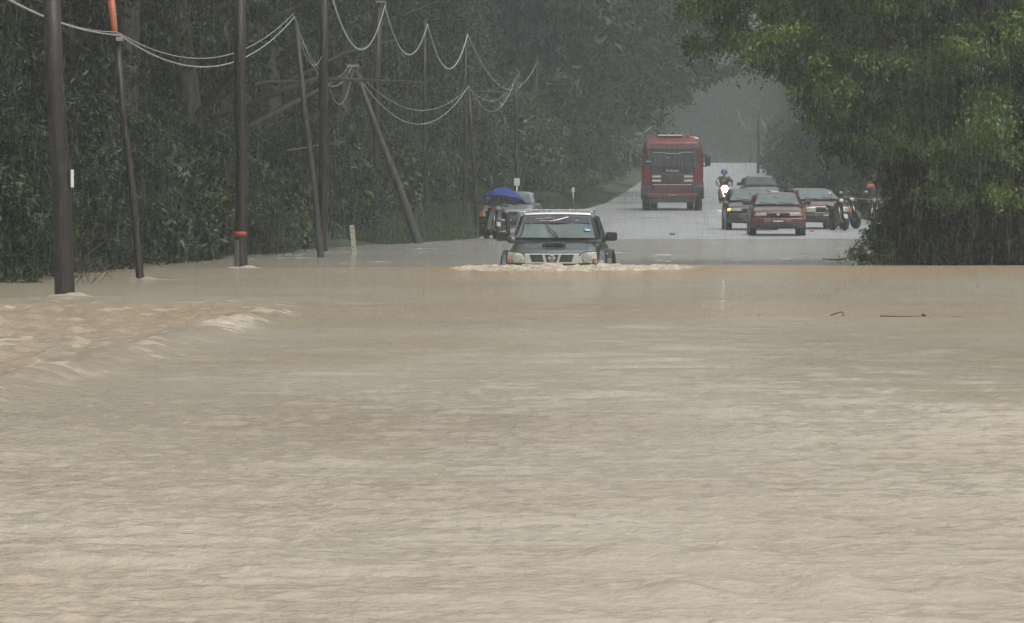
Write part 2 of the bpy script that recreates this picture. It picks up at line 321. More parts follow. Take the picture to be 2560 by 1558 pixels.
M_twig = mat('wet twig', (.06, .045, .03), .6, var=.3, scale=5)
def clumps(rs, K, m, rad, shape, fn):
    """fn -> K centres; m leaves around each"""
    C = fn(rs, K); P = np.repeat(C, m, 0) + rs.normal(0, 1, (K * m, 3)) * np.array(rad) * rs.uniform(.5, 1.3, K).repeat(m)[:, None]
    return P
def boughs(rs, C, n_, Rb, flat=.75):
    """sub-clump centres on the upper side of each bough's dome"""
    k = len(C); d = rs.normal(0, 1, (k * n_, 3)); d[:, 2] = np.abs(d[:, 2]) - .25; d /= np.linalg.norm(d, axis=1, keepdims=True)
    d[:, 2] *= flat; return np.repeat(C, n_, 0) + d * Rb * (rs.uniform(.6, 1.3, k).repeat(n_) * rs.uniform(.55, 1.05, k * n_))[:, None]
def puff(rs, C, m, rad):
    return np.repeat(C, m, 0) + rs.normal(0, 1, (len(C) * m, 3)) * np.array(rad) * rs.uniform(.6, 1.3, len(C)).repeat(m)[:, None]
def crown_fn(rx, rz, low):
    def f(rs, K):
        d = rs.normal(0, 1, (K, 3)); d /= np.linalg.norm(d, axis=1, keepdims=True); rr = rs.uniform(.35, 1, K) ** .5
        bump_ = 1 + .25 * np.sin(d[:, 0] * 5 + 1) * np.cos(d[:, 1] * 4 + d[:, 2] * 3)
        C = d * (rr * bump_)[:, None] * np.array([rx, rx, rz]); C[:, 2] += low + rz; return C
    return f
CROWNS, TRUNKS, PLAIN = [], [], []
for v in range(5):
    rs = np.random.default_rng(100 + v); rx = [3.2, 3.6, 2.9, 3.4, 3.8][v]; rz = [5.0, 4.4, 5.4, 4.8, 4.2][v]; low = [.9, 1.6, .6, 1.2, 1.8][v]
    P = puff(rs, boughs(rs, crown_fn(rx, rz, low)(rs, 110), 9, .85), [48, 22, 48, 70, 34][v], (.2, .2, .14)); P[:, 2] = np.maximum(P[:, 2], .15)
    CROWNS.append(leaves('crown', P, rs.uniform(*[(.11, .2), (.18, .34), (.10, .2), (.07, .14), (.14, .26)][v], len(P)), M_leaf[v % 3], 200 + v))
    mb = MB(); rr = random.Random(v); top = low + rz * 1.5
    mb.tube([(0, 0, -.8), (.05, .05, 1), (rr.uniform(-.3, .3), rr.uniform(-.3, .3), top * .5), (rr.uniform(-.5, .5), rr.uniform(-.5, .5), top)], [.2, .16, .11, .03], 8)
    for k in range(11):
        z0 = low * .6 + rr.random() * (top - low) * .75; a = rr.uniform(0, 6.28); Lh = rr.uniform(1.2, rx * .85)
        mb.tube([(0, 0, z0), (math.cos(a) * Lh * .5, math.sin(a) * Lh * .5, z0 + .7), (math.cos(a) * Lh, math.sin(a) * Lh, z0 + rr.uniform(.6, 1.6))], [.06, .04, .012], 5)
    o = mb.build('trunk', M_bark, smooth=True); PLAIN.append(o.data); bpy.data.objects.remove(o)
    for k in range(9):
        a = rr.uniform(0, 6.28); q_ = rr.uniform(.8, rx * .8); mb.tube([(math.cos(a) * q_, math.sin(a) * q_, rr.uniform(4, 7)), (math.cos(a) * q_ + rr.uniform(-.2, .2), math.sin(a) * q_, 3), (math.cos(a) * q_ + rr.uniform(-.3, .3), math.sin(a) * q_, -.2)], rr.uniform(.008, .02), 4)
    o = mb.build('trunk', M_bark, smooth=True); TRUNKS.append(o.data); bpy.data.objects.remove(o)
BUSH, STEMS = [], []
for v in range(5):
    rs = np.random.default_rng(300 + v)
    def f(rs, K, v=v):
        a = rs.uniform(0, 6.28, K); r_ = rs.uniform(0, 1, K) ** .6; z = rs.uniform(0.0, 1, K) ** .8
        w_ = np.sqrt(np.clip(1.05 - z ** 2.2, .02, 1)) * (1.25 + .3 * np.sin(a * 3 + v)); return np.stack([np.cos(a) * r_ * w_, np.sin(a) * r_ * w_, z * [2.3, 1.9, 2.6, 1.6, 2.1][v] + .05], -1)
    P = puff(rs, boughs(rs, f(rs, 60), 7, .34), 34, (.1, .1, .08)); P[:, 2] = np.maximum(P[:, 2], -.05)
    BUSH.append(leaves('foliage', P, rs.uniform(.11, .26, len(P)) if v % 2 else rs.uniform(.06, .13, len(P)), M_leaf[(v + 1) % 3], 400 + v, wid=[.4, .6, .35, .55, .3][v]))
    mb = MB(); rr = random.Random(50 + v)
    for k in range(16):
        a = rr.uniform(0, 6.28); h = rr.uniform(.6, 1.8); q_ = rr.uniform(.5, 1.2)
        mb.tube([(math.cos(a) * .15, math.sin(a) * .15, -.6), (math.cos(a) * q_ * .5, math.sin(a) * q_ * .5, h * .5), (math.cos(a) * q_, math.sin(a) * q_, h)], [.025, .018, .006], 5)
    o = mb.build('stem', M_twig, smooth=True); STEMS.append(o.data); bpy.data.objects.remove(o)
VG = random.Random(11)
def tree(x, Y, s, label, group, v=None, z=None, sz=None, name='forest_tree'):
    v = VG.randrange(5) if v is None else v
    t = empty(name, (x, Y, float(groundz(x, Y)) if z is None else z), VG.uniform(0, 6.28), label, 'tree', group)
    t.scale = (s, s, sz or s * VG.uniform(.9, 1.15))
    link('trunk', (TRUNKS if Y < 170 and x < 0 else PLAIN)[v], t); link('crown', CROWNS[v], t); return t
def bush(x, Y, s, label, group, v=None, sz=None, name='bush'):
    v = VG.randrange(5) if v is None else v
    t = empty(name, (x, Y, max(float(groundz(x, Y)), -.05)), VG.uniform(0, 6.28), label, 'bush', group)
    t.scale = (s, s, sz or s); link('stem', STEMS[v], t); link('foliage', BUSH[v], t); return t
XE = [(60, -11), (75, -8.8), (80.6, -7.25), (90, -6.7), (99, -6.5), (119, -4.9), (135, -4.4), (152, -4.0), (170, -3.4), (200, -1.8), (229, .9), (255, 3.0), (307, 4.9), (380, 7.5), (500, 12.8), (600, 17.7), (700, 22)]
Y = 79.
while Y < 137:
    sc = VG.uniform(.75, 1.15); bush(interp(XE, Y) - 1.1 * sc - VG.uniform(0, .4), Y, sc, 'broad leafed bush crowding the flood edge behind the left poles', 'bushes along the left edge of the flood'); Y += VG.uniform(1.6, 2.7)
Y = 81.
while Y < 170:
    sc = VG.uniform(1.1, 1.6); bush(interp(XE, Y) - 3.4 - VG.uniform(0, .8), Y, sc, 'tall dark bush standing behind the flooded row of bushes', 'second row of bushes on the left'); Y += VG.uniform(2.6, 4.4)
Y = 150.
while Y < 640:
    k = 1 + (Y - 150) / 300
    sc = VG.uniform(.8, 1.2) * min(k, 2) * (1.35 if 205 < Y < 400 else 1); bush(interp(XE, Y) - 1.2 * sc, Y, sc, 'rain hazed bush along the left verge of the rising road', 'bushes along the left verge of the road'); Y += 3.2 * k
for row, off, y0, y1, st in ((0, 5.6, 80, 620, 6.5), (1, 8.5, 84, 460, 7.5), (2, 14, 96, 360, 10)):
    Y = float(y0)
    while Y < y1:
        k = 1 + max(0, Y - 180) / 260
        tree(interp(XE, Y) - off * (1 + .1 * k) + VG.uniform(-.7, .7) - (1.8 if Y > 250 else 0), Y, VG.uniform(.9, 1.15) * min(k, 1.6), ['dark forest tree rising behind the bushes on the left', 'forest tree deeper in the left wood behind the front trees', 'forest tree at the back of the left wood'][row], ['front trees of the left forest', 'middle trees of the left forest', 'back trees of the left forest'][row])
        Y += st * k * VG.uniform(.85, 1.15)
for x, Y, s, lb in ((.9, 254, 1.75, 'great tree leaning its crown over the road edge behind the umbrella'), (2.4, 284, 1.85, 'great tree whose crown hangs over the road above the red truck'), (5.2, 300, 1.7, 'tall hazed tree beside the road just left of the sky gap'), (7.4, 345, 1.5, 'hazed tree past the red truck on the left verge')):
    t_ = tree(x - 1.8, Y, s, lb, 'large overhanging trees', v=[4, 4, 1, 4][int(Y) % 4], z=roadz(Y) + .6, sz=s * 1.0); t_.scale = (s * 1.22, s * 1.22, s * 1.05)
for i, Y in enumerate([70, 84, 99, 115, 131, 148, 166, 186, 208]):  # crowns added mostly above the view to shade the left forest and poles
    v = [0, 3, 2, 0, 4, 2, 3, 0, 4][i]; t_ = tree(interp(XE, Y) - 2.6 - VG.uniform(0, 1.5), Y, 1.0, 'tall canopy tree added above the poles to shade the left edge of the flood', 'tall canopy trees added to shade the left bank', v=v)
    t_.scale = (2.05, 2.05, 1.55)
    for c in KIDS[t_.name]:
        if c.name.startswith('trunk'): c.data = PLAIN[v]
        if c.name.startswith('crown'): c.location = (.2, 0, 4.1)
for i in range(26):
    x = 4 + i * 2.6; Y = 650 + VG.uniform(0, 90)
    tree(x, Y, VG.uniform(1.5, 1.9), 'faint grey tree in the rain beyond the crest of the road', 'far trees beyond the crest', z=3.4)
Y = 205.
while Y < 620:
    k = 1 + (Y - 200) / 280
    tree(interp(RED, Y) + 4.5 * min(k, 1.5) + VG.uniform(-.5, .6), Y, VG.uniform(.85, 1.1) * min(k, 1.45), 'hazy tree on the right verge behind the parked cars', 'trees along the right verge', z=float(groundz(interp(RED, Y) + 4, Y)) - .6)
    Y += 7.5 * k
Y = 196.
while Y < 600:
    k = 1 + (Y - 190) / 260
    bush(interp(RED, Y) + 1.6 * k * .8, Y, VG.uniform(.75, 1.1) * min(k, 1.9), 'hazy bush on the right verge of the rising road', 'bushes along the right verge'); Y += 4.2 * k
# near fig tree on the right --------------------------------------------
def poly_in(P, poly):
    x, y = P[:, 0], P[:, 1]; c = np.zeros(len(P), bool); n_ = len(poly)
    for i in range(n_):
        x1, y1 = poly[i]; x2, y2 = poly[(i + 1) % n_]
        cnd = ((y1 > y) != (y2 > y)) & (x < (x2 - x1) * (y - y1) / (y2 - y1 + 1e-9) + x1); c ^= cnd
    return c
CP = [(1690, 88), (1735, 78), (1755, 0), (1765, -160), (1900, -420), (2400, -620), (2900, -500), (3000, 300), (2950, 640), (2560, 560), (2420, 500), (2330, 500), (2280, 540), (2250, 470), (2190, 440), (2140, 410), (2095, 395), (2068, 350), (2070, 312), (2045, 262), (1985, 232), (1955, 192), (1895, 165), (1850, 145), (1790, 140), (1752, 125), (1715, 105)]
rs = np.random.default_rng(77)
def figfn(rs, K):
    outp = []; tot = 0
    while tot < K:
        P = np.stack([rs.uniform(1650, 3000, K * 3), rs.uniform(-620, 640, K * 3)], -1); P = P[poly_in(P, CP)]
        outp.append(P); tot += len(P)
    P = np.concatenate(outp)[:K]
    # rounded in depth: the boughs at the outline hang near the trunk's depth, the middle bulges to the front
    dd = np.clip((P[:, 0] - 1660) / 900, 0, 1); half = 1.0 + 5.5 * np.sqrt(dd)
    Yd = 104 + rs.uniform(-1, 1, K) * half
    k_ = 104. / F
    return np.stack([(P[:, 0] - 1280) * k_, Yd, EYE - (P[:, 1] - HOR) * k_], -1)
CC = figfn(rs, 640)
keep = vnoise(CC[:, 0] * 1.1, CC[:, 2] * 1.1 + CC[:, 1] * .4, 5) > .2
CC = boughs(rs, CC[keep], 8, .46, .7)
CC2 = CC[rs.integers(0, len(CC), 900)] + np.stack([rs.normal(0, .06, 900), rs.normal(0, .2, 900), -rs.uniform(.08, .3, 900)], -1)
P = puff(rs, CC, 46, (.13, .15, .085)); P2 = puff(rs, CC2, 22, (.05, .06, .12))
P = np.concatenate([P, P2]); print('fig leaves', len(P))
fig = empty('fig_tree', (8.6, 104, -.5), 0, 'large spreading tree with light and dark green leaves overhanging the water on the right', 'tree')
o = link('crown', leaves('crown', P - np.array([8.6, 104, -.5]), rs.uniform(.06, .12, len(P)), M_fig, 78, droop=.75, wid=.5), fig)
mb = MB(); rr = random.Random(4)
mb.tube([(0, 0, -.4), (-.1, .1, 1.2), (-.3, 0, 2.6), (-.2, .3, 4.6), (.1, .2, 7), (.3, 0, 9)], [.55, .42, .36, .3, .2, .08], 12)
for k in range(26):
    z0 = 1.6 + rr.random() * 5; a = rr.uniform(2.0, 4.4) if k % 2 else rr.uniform(0, 6.28); Lh = rr.uniform(2.0, 5.4)
    tp = np.array([[(8.6 + math.cos(a) * Lh * q_) / 104 * F + 1280, HOR - (z0 + 1.0 - .5 - EYE) / 104 * F] for q_ in (1, .75)])
    if not poly_in(tp, CP).all() or not poly_in(tp + [-30, 60], CP).all(): continue
    mb.tube([(-.2, .1, z0), (math.cos(a) * Lh * .35 - .2, math.sin(a) * Lh * .3, z0 + .9), (math.cos(a) * Lh * .7, math.sin(a) * Lh * .5, z0 + 1.2), (math.cos(a) * Lh, math.sin(a) * Lh * .6, z0 + rr.uniform(.4, 1.0))], [.14, .1, .06, .015], 7)
mb.build('trunk', M_bark, fig, smooth=True)
for k in range(22):
    x = rr.uniform(-2.2, 2.2); yy = rr.uniform(-4.5, 3); z1 = rr.uniform(2.2, 4.5)
    m_ = MB().tube([(x, yy, z1), (x + rr.uniform(-.1, .1), yy, z1 * .5), (x + rr.uniform(-.15, .15), yy, .35)], [.012, .012, .008], 5)
    m_.build('hanging_root', M_bark, fig, smooth=True)
# thicket at its foot
for i, (px, py, Y, s, sz) in enumerate([(2500, 665, 103, 1.0, 1.2), (2410, 665, 103.5, .95, 1.1), (2330, 662, 104.5, .8, .95), (2290, 655, 107, .6, .55), (2235, 648, 108, .42, .27), (2420, 600, 112, 1.0, 1.25), (2460, 600, 110, 1.2, 1.5), (2530, 600, 109, 1.4, 1.7), (2620, 665, 102, 1.2, 1.5), (2720, 660, 104, 1.4, 1.6), (2290, 600, 124, .6, .55), (2360, 598, 133, .9, 1.1), (2440, 596, 140, 1.2, 1.6), (2460, 596, 138, 1.5, 2.0)]):
    p_ = at(px, py, Y)
    bush(p_.x, Y, s, ['dark thicket bush standing in the water under the overhanging tree', 'dark tall bush behind the thicket under the overhanging tree'][i > 4], ['front thicket under the right tree', 'back thicket under the right tree'][i > 4], v=[0, 2, 4, 0, 1][i % 5], sz=sz)
for i, (x, Y, s) in enumerate([(10, 118, 1.0), (13, 110, 1.1), (12.5, 128, 1.0), (14.5, 140, 1.1), (16, 125, 1.2), (15, 156, 1.1), (17, 172, 1.1), (19, 190, 1.2), (12.8, 148, .7)]):
    tree(x + 1.2, Y, s, 'dark tree filling the wood behind the overhanging tree', 'trees behind the right tree')
# low branch reaching out over the water
lb = empty('leafy_branch', at(2235, 640, 101), 0, 'low leafy branch reaching left out of the thicket just over the water', 'branch')
mb = MB(); o0 = at(2235, 640, 101)
tips = [[(2235, 640), (2190, 640), (2165, 635), (2140, 640), (2108, 648)], [(2165, 635), (2150, 622), (2160, 605), (2185, 592)], [(2140, 640), (2125, 630), (2150, 600)], [(2190, 640), (2172, 655), (2160, 662), (2150, 660)], [(2108, 648), (2080, 649), (2056, 648)], [(2235, 640), (2220, 610), (2195, 600), (2168, 592)]]
LP = []
for br in tips:
    pts = [at(a, b, 101 + .2 * (i % 2)) - o0 for i, (a, b) in enumerate(br)]
    mb.tube(pts, [.018 - .003 * i for i in range(len(pts))], 5)
    if br[0][0] != 2108:
        for i in range(len(pts) - 1):
            for k in range(34): LP.append(np.array(pts[i].lerp(pts[i + 1], rr.random())) + rs.normal(0, .04, 3))
mb.build('stem', M_twig, lb, smooth=True)
link('foliage', leaves('foliage', np.array(LP), rs.uniform(.05, .1, len(LP)), M_fig, 9, wid=.55), lb)
# drooping twigs at the foot of the left bushes
lt = empty('drooping_branch', at(250, 668, 82), 0, 'bare drooping twigs dipping into the water behind the nearest pole', 'branch'); o0 = at(250, 668, 82)
mb = MB()
for k in range(16):
    x0 = rr.uniform(180, 250); mb.tube([at(x0, rr.uniform(655, 672), 82) - o0, at(x0 + rr.uniform(10, 40), rr.uniform(652, 680), 82) - o0, at(x0 + rr.uniform(-20, 45), rr.uniform(690, 712), 81.7) - o0], [.014, .01, .004], 5)
mb.build('twigs', M_twig, lt, smooth=True)
# floating sticks
M_stick = mat('floating stick bark', (.10, .075, .055), .6, var=.3)
def stick(pts, Y, label, r_=.006):
    o0 = at(pts[0][0], pts[0][1], Y); mb = MB()
    for seg in (pts if isinstance(pts[0][0], tuple) else [pts]): mb.tube([at(a, b, Y) - o0 for a, b in seg], r_, 5)
    o = mb.build('floating_stick', M_stick, smooth=True); o.location = o0; tag(o, label, 'stick')
stick([(1893, 790), (1900, 788), (1912, 790)], 60.6, 'short dark stick adrift left of the curved one', .012)
stick([(2073, 791), (2090, 783), (2105, 779), (2110, 784), (2106, 790)], 60.6, 'curved twig arching out of the muddy water', .008)
stick([(2200, 790), (2250, 791), (2320, 792), (2410, 792)], 60.3, 'long straight thin stick lying on the water', .008)
stick([(2318, 795), (2308, 787), (2312, 785), (2304, 788)], 60.2, 'small knotted twig poking up from the water beside the long stick', .012)
# grass banks
M_grass = mat('verge grass', (.038, .065, .018), .6, var=.3, scale=1.5, island=.35, transl=.25)
def grass(name, pts, h0, h1, seed):
    r = np.random.default_rng(seed); N = len(pts); a = r.uniform(0, 6.28, N); hh = r.uniform(h0, h1, N); wv = .012 + .01 * r.random(N)
    b = np.array(pts); dx = np.stack([np.cos(a), np.sin(a), 0 * a], -1); le = np.stack([r.normal(0, .35, N), r.normal(0, .35, N), np.ones(N)], -1) * hh[:, None]
    V = np.stack([b - dx * wv[:, None], b + dx * wv[:, None], b + le], 1).reshape(-1, 3)
    o = link(name, npmesh(name, V, np.arange(3 * N).reshape(-1, 3), M_grass)); tag(o, kind='stuff'); return o
r = np.random.default_rng(8); gp = []
N = 60000; Yg = 145 + 150 * r.random(N) ** 1.3; lo = np.interp(Yg, *zip(*LED)); ed = np.interp(Yg, *zip(*XE))
xg = ed - .6 + (lo - .15 - ed + .6) * r.random(N); zg = groundz(xg, Yg); k = zg > -.12
o = grass('grass_verge', np.stack([xg, Yg, zg - .03], -1)[k], .04, .13, 1); tag(o, 'green grass verge between the left bushes and the road', 'grass')
N = 50000; Yg = 165 + 250 * r.random(N) ** 1.5; lo = np.interp(Yg, *zip(*RED)); xg = lo + .1 + 3.2 * r.random(N); zg = groundz(xg, Yg)
o = grass('grass_verge', np.stack([xg, Yg, zg - .03], -1), .1, .35, 2); tag(o, 'green grass verge on the right behind the parked cars', 'grass')
# ------------------------------------------------------------------ poles and cables
M_pole = mat('wet dark timber pole', (.016, .011, .009), .5, var=.35, scale=6, bump=.01, stretch=(1, 1, .12))
M_pole2 = mat('grey timber pole', (.045, .042, .037), .5, var=.3, scale=6, bump=.008, stretch=(1, 1, .12))
M_steel = mat('galvanised steel', (.42, .43, .43), .35, .8, var=.15)
M_cable = mat('wet aluminium cable', (.72, .74, .75), .25, .5, var=.1, scale=20)
M_cabled = mat('wet grey cable', (.35, .36, .36), .35, .2, var=.1, scale=20)
M_red = mat('faded red paint', (.33, .045, .03), .5, var=.3, scale=6)
M_white = mat('white enamel', (.62, .62, .6), .4, var=.15, scale=8)
M_orange = mat('orange plastic sleeve', (.42, .12, .055), .5, var=.2)
def pole(px0, py0, px1, py1, Y, r0, r1, label, name='utility_pole', m=None, Y1=None, group=None):
    b = at(px0, py0, Y); tp = at(px1, py1, Y1 or Y); e = empty(name, b, 0, label, 'pole', group); dv = tp - b
    under = -dv.normalized() * 1.3
    o = MB().tube([under, Vector((0, 0, 0)), dv * .33 + Vector((.02, 0, 0)), dv * .66 - Vector((.015, 0, 0)), dv], [r0 * 1.02, r0, r0 * .67 + r1 * .33, r0 * .33 + r1 * .67, r1], 14).build('shaft', m or M_pole, e, smooth=True)
    return e, b, dv
def bracket(e, dv, w_=.35, m=None):
    mb = MB(); mb.box((dv.x + w_ / 2 - .05, dv.y - .12, dv.z), (w_ + .1, .05, .05)); mb.tube([(dv.x + w_ - .02, dv.y - .12, dv.z - .02), (dv.x + w_ - .02, dv.y - .12, dv.z - .14)], .02, 8)
    mb.build('bracket', M_steel, e)
e, b, dv = pole(162, 745, 128, -90, 71, .13, .105, 'thickest dark brown pole at the far left standing in the water', 'power_pole')
o = MB().box((.085, -.03, 1.49), (.035, .12, .22), .3).build('number_plate', M_white, e); o['label'] = 'thin white plate on the side of the pole'
bracket(e, dv)
e, b, dv = pole(350, 698, 292, 88, 86, .062, .052, 'slim dark pole with an orange sleeve on top, second from the left', 'telephone_pole')
MB().tube([dv + Vector((-.03, 0, -.02)), dv + Vector((-.04, 0, .15)), dv + Vector((-.09, 0, .62))], [.05, .055, .06], 12).build('sleeve', M_orange, e, smooth=True)
MB().box((dv.x + .05, dv.y - .08, dv.z - .06), (.1, .08, .06)).build('clamp', M_steel, e)
e, b, dv = pole(602, 672, 602, -90, 98.8, .118, .10, 'dark pole with a red painted band and a grey sleeve near the water', 'power_pole')
MB().lathe((0, 0, .56), [(.121, 0), (.121, .085)], 'z', 20).build('painted_band', M_red, e, smooth=True)
MB().prism([(-.115 * math.cos(a) , -.122 * math.sin(a) - .001, .02) for a in [x * .17 for x in range(1, 9)]] + [(-.1 * math.cos(a), -.10 * math.sin(a), .02) for a in [x * .17 for x in range(8, 0, -1)]], (0, 0, .48)).build('conduit_cover', M_steel, e)
bracket(e, dv)
e, b, dv = pole(802, 646, 740, 50, 114.6, .07, .045, 'slim crooked pole just in front of the dark pole, fourth pole from the left', 'telephone_pole', m=M_pole2)
e, b, dv = pole(806, 632, 812, -70, 125, .115, .095, 'dark upright pole rising out of frame behind the slim crooked pole', 'power_pole'); bracket(e, dv)
e, b, dv = pole(1047, 610, 884, 160, 147, .125, .06, 'grey pole leaning steeply to the left at the flood edge', 'leaning_pole', m=M_pole2)
MB().box((dv.x, dv.y - .05, dv.z - .05), (.3, .06, .06)).build('crossarm', M_steel, e)
e, b, dv = pole(934, 600, 948, 5, 160, .11, .09, 'tall dark pole half hidden in the wood behind the leaning pole', 'power_pole'); bracket(e, dv, .2)
e, b, dv = pole(1062, 590, 1062, 50, 176, .06, .05, 'slim power pole hidden in the trees right of the leaning pole', 'power_pole')
e, b, dv = pole(1192, 575, 1172, 214, 178, .065, .045, 'slim pole above the grey car and the blue umbrella', 'telephone_pole')
e, b, dv = pole(1160, 570, 1165, 80, 187, .06, .05, 'faint power pole left of the slim pole above the umbrella', 'power_pole')
e, b, dv = pole(1291, 535, 1291, 188, 212, .08, .065, 'faint slim pole left of the thick pole behind the dark vehicle roof', 'telephone_pole')
e, b, dv = pole(1330, 520, 1342, 140, 250, .14, .11, 'thick faint pole in the middle of the left wood', 'power_pole')
e, b, dv = pole(1352, 520, 1348, 228, 256, .07, .06, 'slim pole just right of the thick faint pole', 'telephone_pole')
e, b, dv = pole(1638, 480, 1638, 305, 420, .11, .1, 'hazed pole with a short crossarm showing above the red truck', 'power_pole'); MB().box((.12, 0, dv.z - .12), (.5, .08, .1)).build('crossarm', M_steel, e)
e, b, dv = pole(1895, 440, 1897, 285, 450, .12, .1, 'hazed pole at the right verge near the crest', 'power_pole'); bracket(e, dv)
def span(a, b, sag, n_=22):
    return [a.lerp(b, k / n_) - Vector((0, 0, 4 * sag * (k / n_) * (1 - k / n_))) for k in range(n_ + 1)]
def cable(name, supports, rad, m, label, twist=False):
    """supports: (px, py, Y, sag to next)"""
    P = [at(a, b, Y) for a, b, Y, s in supports]; o0 = P[0]; e = empty(name, o0, 0, label, 'cable'); pts = []
    for i in range(len(P) - 1):
        sp = span(P[i], P[i + 1], supports[i][3], 44 if twist else 26); pts += sp[:-1]
    pts.append(P[-1]); pts = [p_ - o0 for p_ in pts]
    if not twist: MB().tube(pts, rad, 6).build('strand', m, e, smooth=True)
    else:
        # three insulated cores twisted round each other
        fine = []
        for i in range(len(pts) - 1):
            for k in range(5): fine.append(pts[i].lerp(pts[i + 1], k / 5))
        s_ = 0
        arr = [[], [], []]
        for i, p_ in enumerate(fine):
            if i: s_ += (p_ - fine[i - 1]).length
            for c in range(3):
                t_ = s_ * 2 * math.pi / .55 + c * 2.094; arr[c].append(p_ + Vector((math.cos(t_) * rad * 1.1, 0, math.sin(t_) * rad * 1.1)))
        for c in range(3): MB().tube(arr[c], rad, 5).build('strand', m, e, smooth=True)
    return e
cable('telephone_cable', [(-420, -330, 52, .35), (300, 88, 86, .72), (737, 42, 114.6, .9), (880, 166, 147, 1.35), (1172, 214, 178, 1.05), (1291, 190, 212, 1.0), (1350, 230, 256, .8), (1402, 268, 300, .5)], .011, M_cable, 'thick lower strand of the telephone line sagging from pole to pole on the left')
cable('telephone_cable', [(-420, -370, 52, .42), (293, 80, 86, .62), (732, 36, 114.6, .75), (876, 160, 147, .95), (1172, 218, 178, .62), (1291, 196, 212, .8), (1350, 236, 256, .7)], .008, M_cable, 'thin upper strand of the telephone line sagging from pole to pole on the left')
cable('power_cable', [(560, -260, 99.5, .55), (826, -22, 124, 1.25), (962, 14, 159, 1.15), (1069, 60, 176, 1.25), (1169, 86, 187, 1.5), (1343, 155, 249, 1.6), (1386, 196, 290, 1.4), (1443, 255, 330, 1.4), (1500, 262, 380, 1.4), (1540, 285, 405, 1.2), (1640, 300, 420, 1)], .0115, M_cable, 'shiny twisted power cable looping from pole to pole high on the left', True)
cable('service_cable', [(740, 50, 114.6, .5), (805, 140, 125, 1.0), (884, 170, 147, .2)], .007, M_cabled, 'thin slack cable dropping from the twisted cable to the leaning pole')
cable('power_cable', [(1842, 270, 520, 1.5), (1900, 290, 450, 1.6), (1990, 300, 380, 1.8), (2110, 300, 320, 1)], .014, M_cable, 'pale looping cable near the crest on the right of the road', True)
cable('service_cable', [(2110, 490, 170, .1), (2260, 490, 160, .05)], .01, M_cabled, 'dark wire stretched behind the motorcycles on the right')
# gauge post and signs
e = empty('depth_gauge_post', at(886, 636, 122), 0, 'pale depth gauge board leaning in the flood left of the leaning pole', 'gauge post', ry=R(-5)); M_pale = mat('weathered cream board', (.42, .40, .30), .6, var=.25, scale=9)
MB().box((0, 0, .13), (.10, .03, 1.0)).build('board', M_pale, e, bevel=.004)
M_blk = mat('black paint', (.03, .03, .03), .5, var=.2)
mb = MB()
for k in range(7): mb.box((-.018 if k % 2 else .012, -.018, .08 + k * .08), (.05 if k % 2 else .03, .004, .012))
mb.build('scale_marks', M_blk, e)
for px, py, Y, w_, h_, lb in ((1292, 455, 205, .2, .26, 'small pale sign board above the blue umbrella at the wood edge'), (1433, 475, 240, .13, .2, 'smaller pale sign board between the dark vehicle and the red truck')):
    c = at(px, py, Y); gz = float(groundz(c.x, Y)); e = empty('road_sign', (c.x, Y, gz), 0, lb, 'sign')
    MB().box((0, 0, c.z - gz), (w_, .012, h_)).build('sign_plate', M_white, e, bevel=.003)
    MB().tube([(0, .03, -.3), (0, .03, c.z - gz + h_ * .4)], .025, 8).build('post', M_steel, e, smooth=True)
    mb = MB()
    for k in range(3): mb.box((-w_ * .25 + k * w_ * .25, -.009, c.z - gz - h_ * .28), (w_ * .12, .003, h_ * .14))
    mb.box((0, -.009, c.z - gz + h_ * .12), (w_ * .5, .003, h_ * .05)); mb.build('sign_marks', mat('faded sign marks', (.3, .2, .19), .6), e)
# ------------------------------------------------------------------ vehicles
M_tyre = mat('wet rubber', (.02, .02, .02), .45, var=.2); M_rim = mat('dull wheel metal', (.3, .3, .3), .35, .8)
M_black = mat('black trim', (.018, .018, .018), .35, var=.15, coat=.3); M_chrome = mat('satin chrome', (.74, .76, .78), .22, .85, var=.06)
M_glass = mat('rain wet tinted glass', (.030, .045, .043), .16, var=.2, scale=2, spec=1.6, coat=.5)
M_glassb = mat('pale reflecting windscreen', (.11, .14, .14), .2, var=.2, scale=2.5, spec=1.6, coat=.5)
M_lens = mat('clear lamp lens', (.55, .56, .50), .12, .3, var=.2, scale=14, coat=.8); M_amber = mat('amber lens', (.5, .13, .03), .2, var=.1, coat=.5)
M_rlens = mat('dull red orange lens', (.42, .10, .06), .25, var=.1, coat=.5)
M_plate = mat('number plate', (.03, .03, .03), .4); M_silver = mat('silver paint', (.22, .24, .25), .3, .4, var=.06, coat=.6)
def wheel(parent, x, y, r, wd=.2, loc=None):
    side = 1 if x > 0 else -1
    t_ = MB().lathe((x, y, r), [(r * .62, -wd / 2), (r * .93, -wd / 2), (r, -wd * .36), (r, wd * .36), (r * .93, wd / 2), (r * .62, wd / 2)], 'x', 28).build('wheel', M_tyre, parent, smooth=False, bevel=.01)
    MB().lathe((x + side * wd * .38, y, r), [(r * .63, -.03 * side), (r * .6, .02 * side), (r * .2, .0), (r * .16, .03 * side)], 'x', 20).build('rim', M_rim, t_, smooth=False)
def text(name, s, size, loc, m, parent, ext=.004, rz=0., sx=1.):
    cu = bpy.data.curves.new(name, 'FONT'); cu.body = s; cu.size = size; cu.align_x = 'CENTER'; cu.align_y = 'CENTER'; cu.extrude = ext; cu.offset = size * .012
    o = bpy.data.objects.new(name, cu); COL.objects.link(o); dg = bpy.context.evaluated_depsgraph_get(); me = bpy.data.meshes.new_from_object(o.evaluated_get(dg)); bpy.data.objects.remove(o)
    me.materials.clear(); me.materials.append(m); k = link(name, me, parent, loc); k.rotation_euler = (R(90), 0, rz); k.scale = (sx, 1, 1); return k
def mirror_x(pts): return pts + [(-x, y, z) for x, y, z in reversed(pts)]
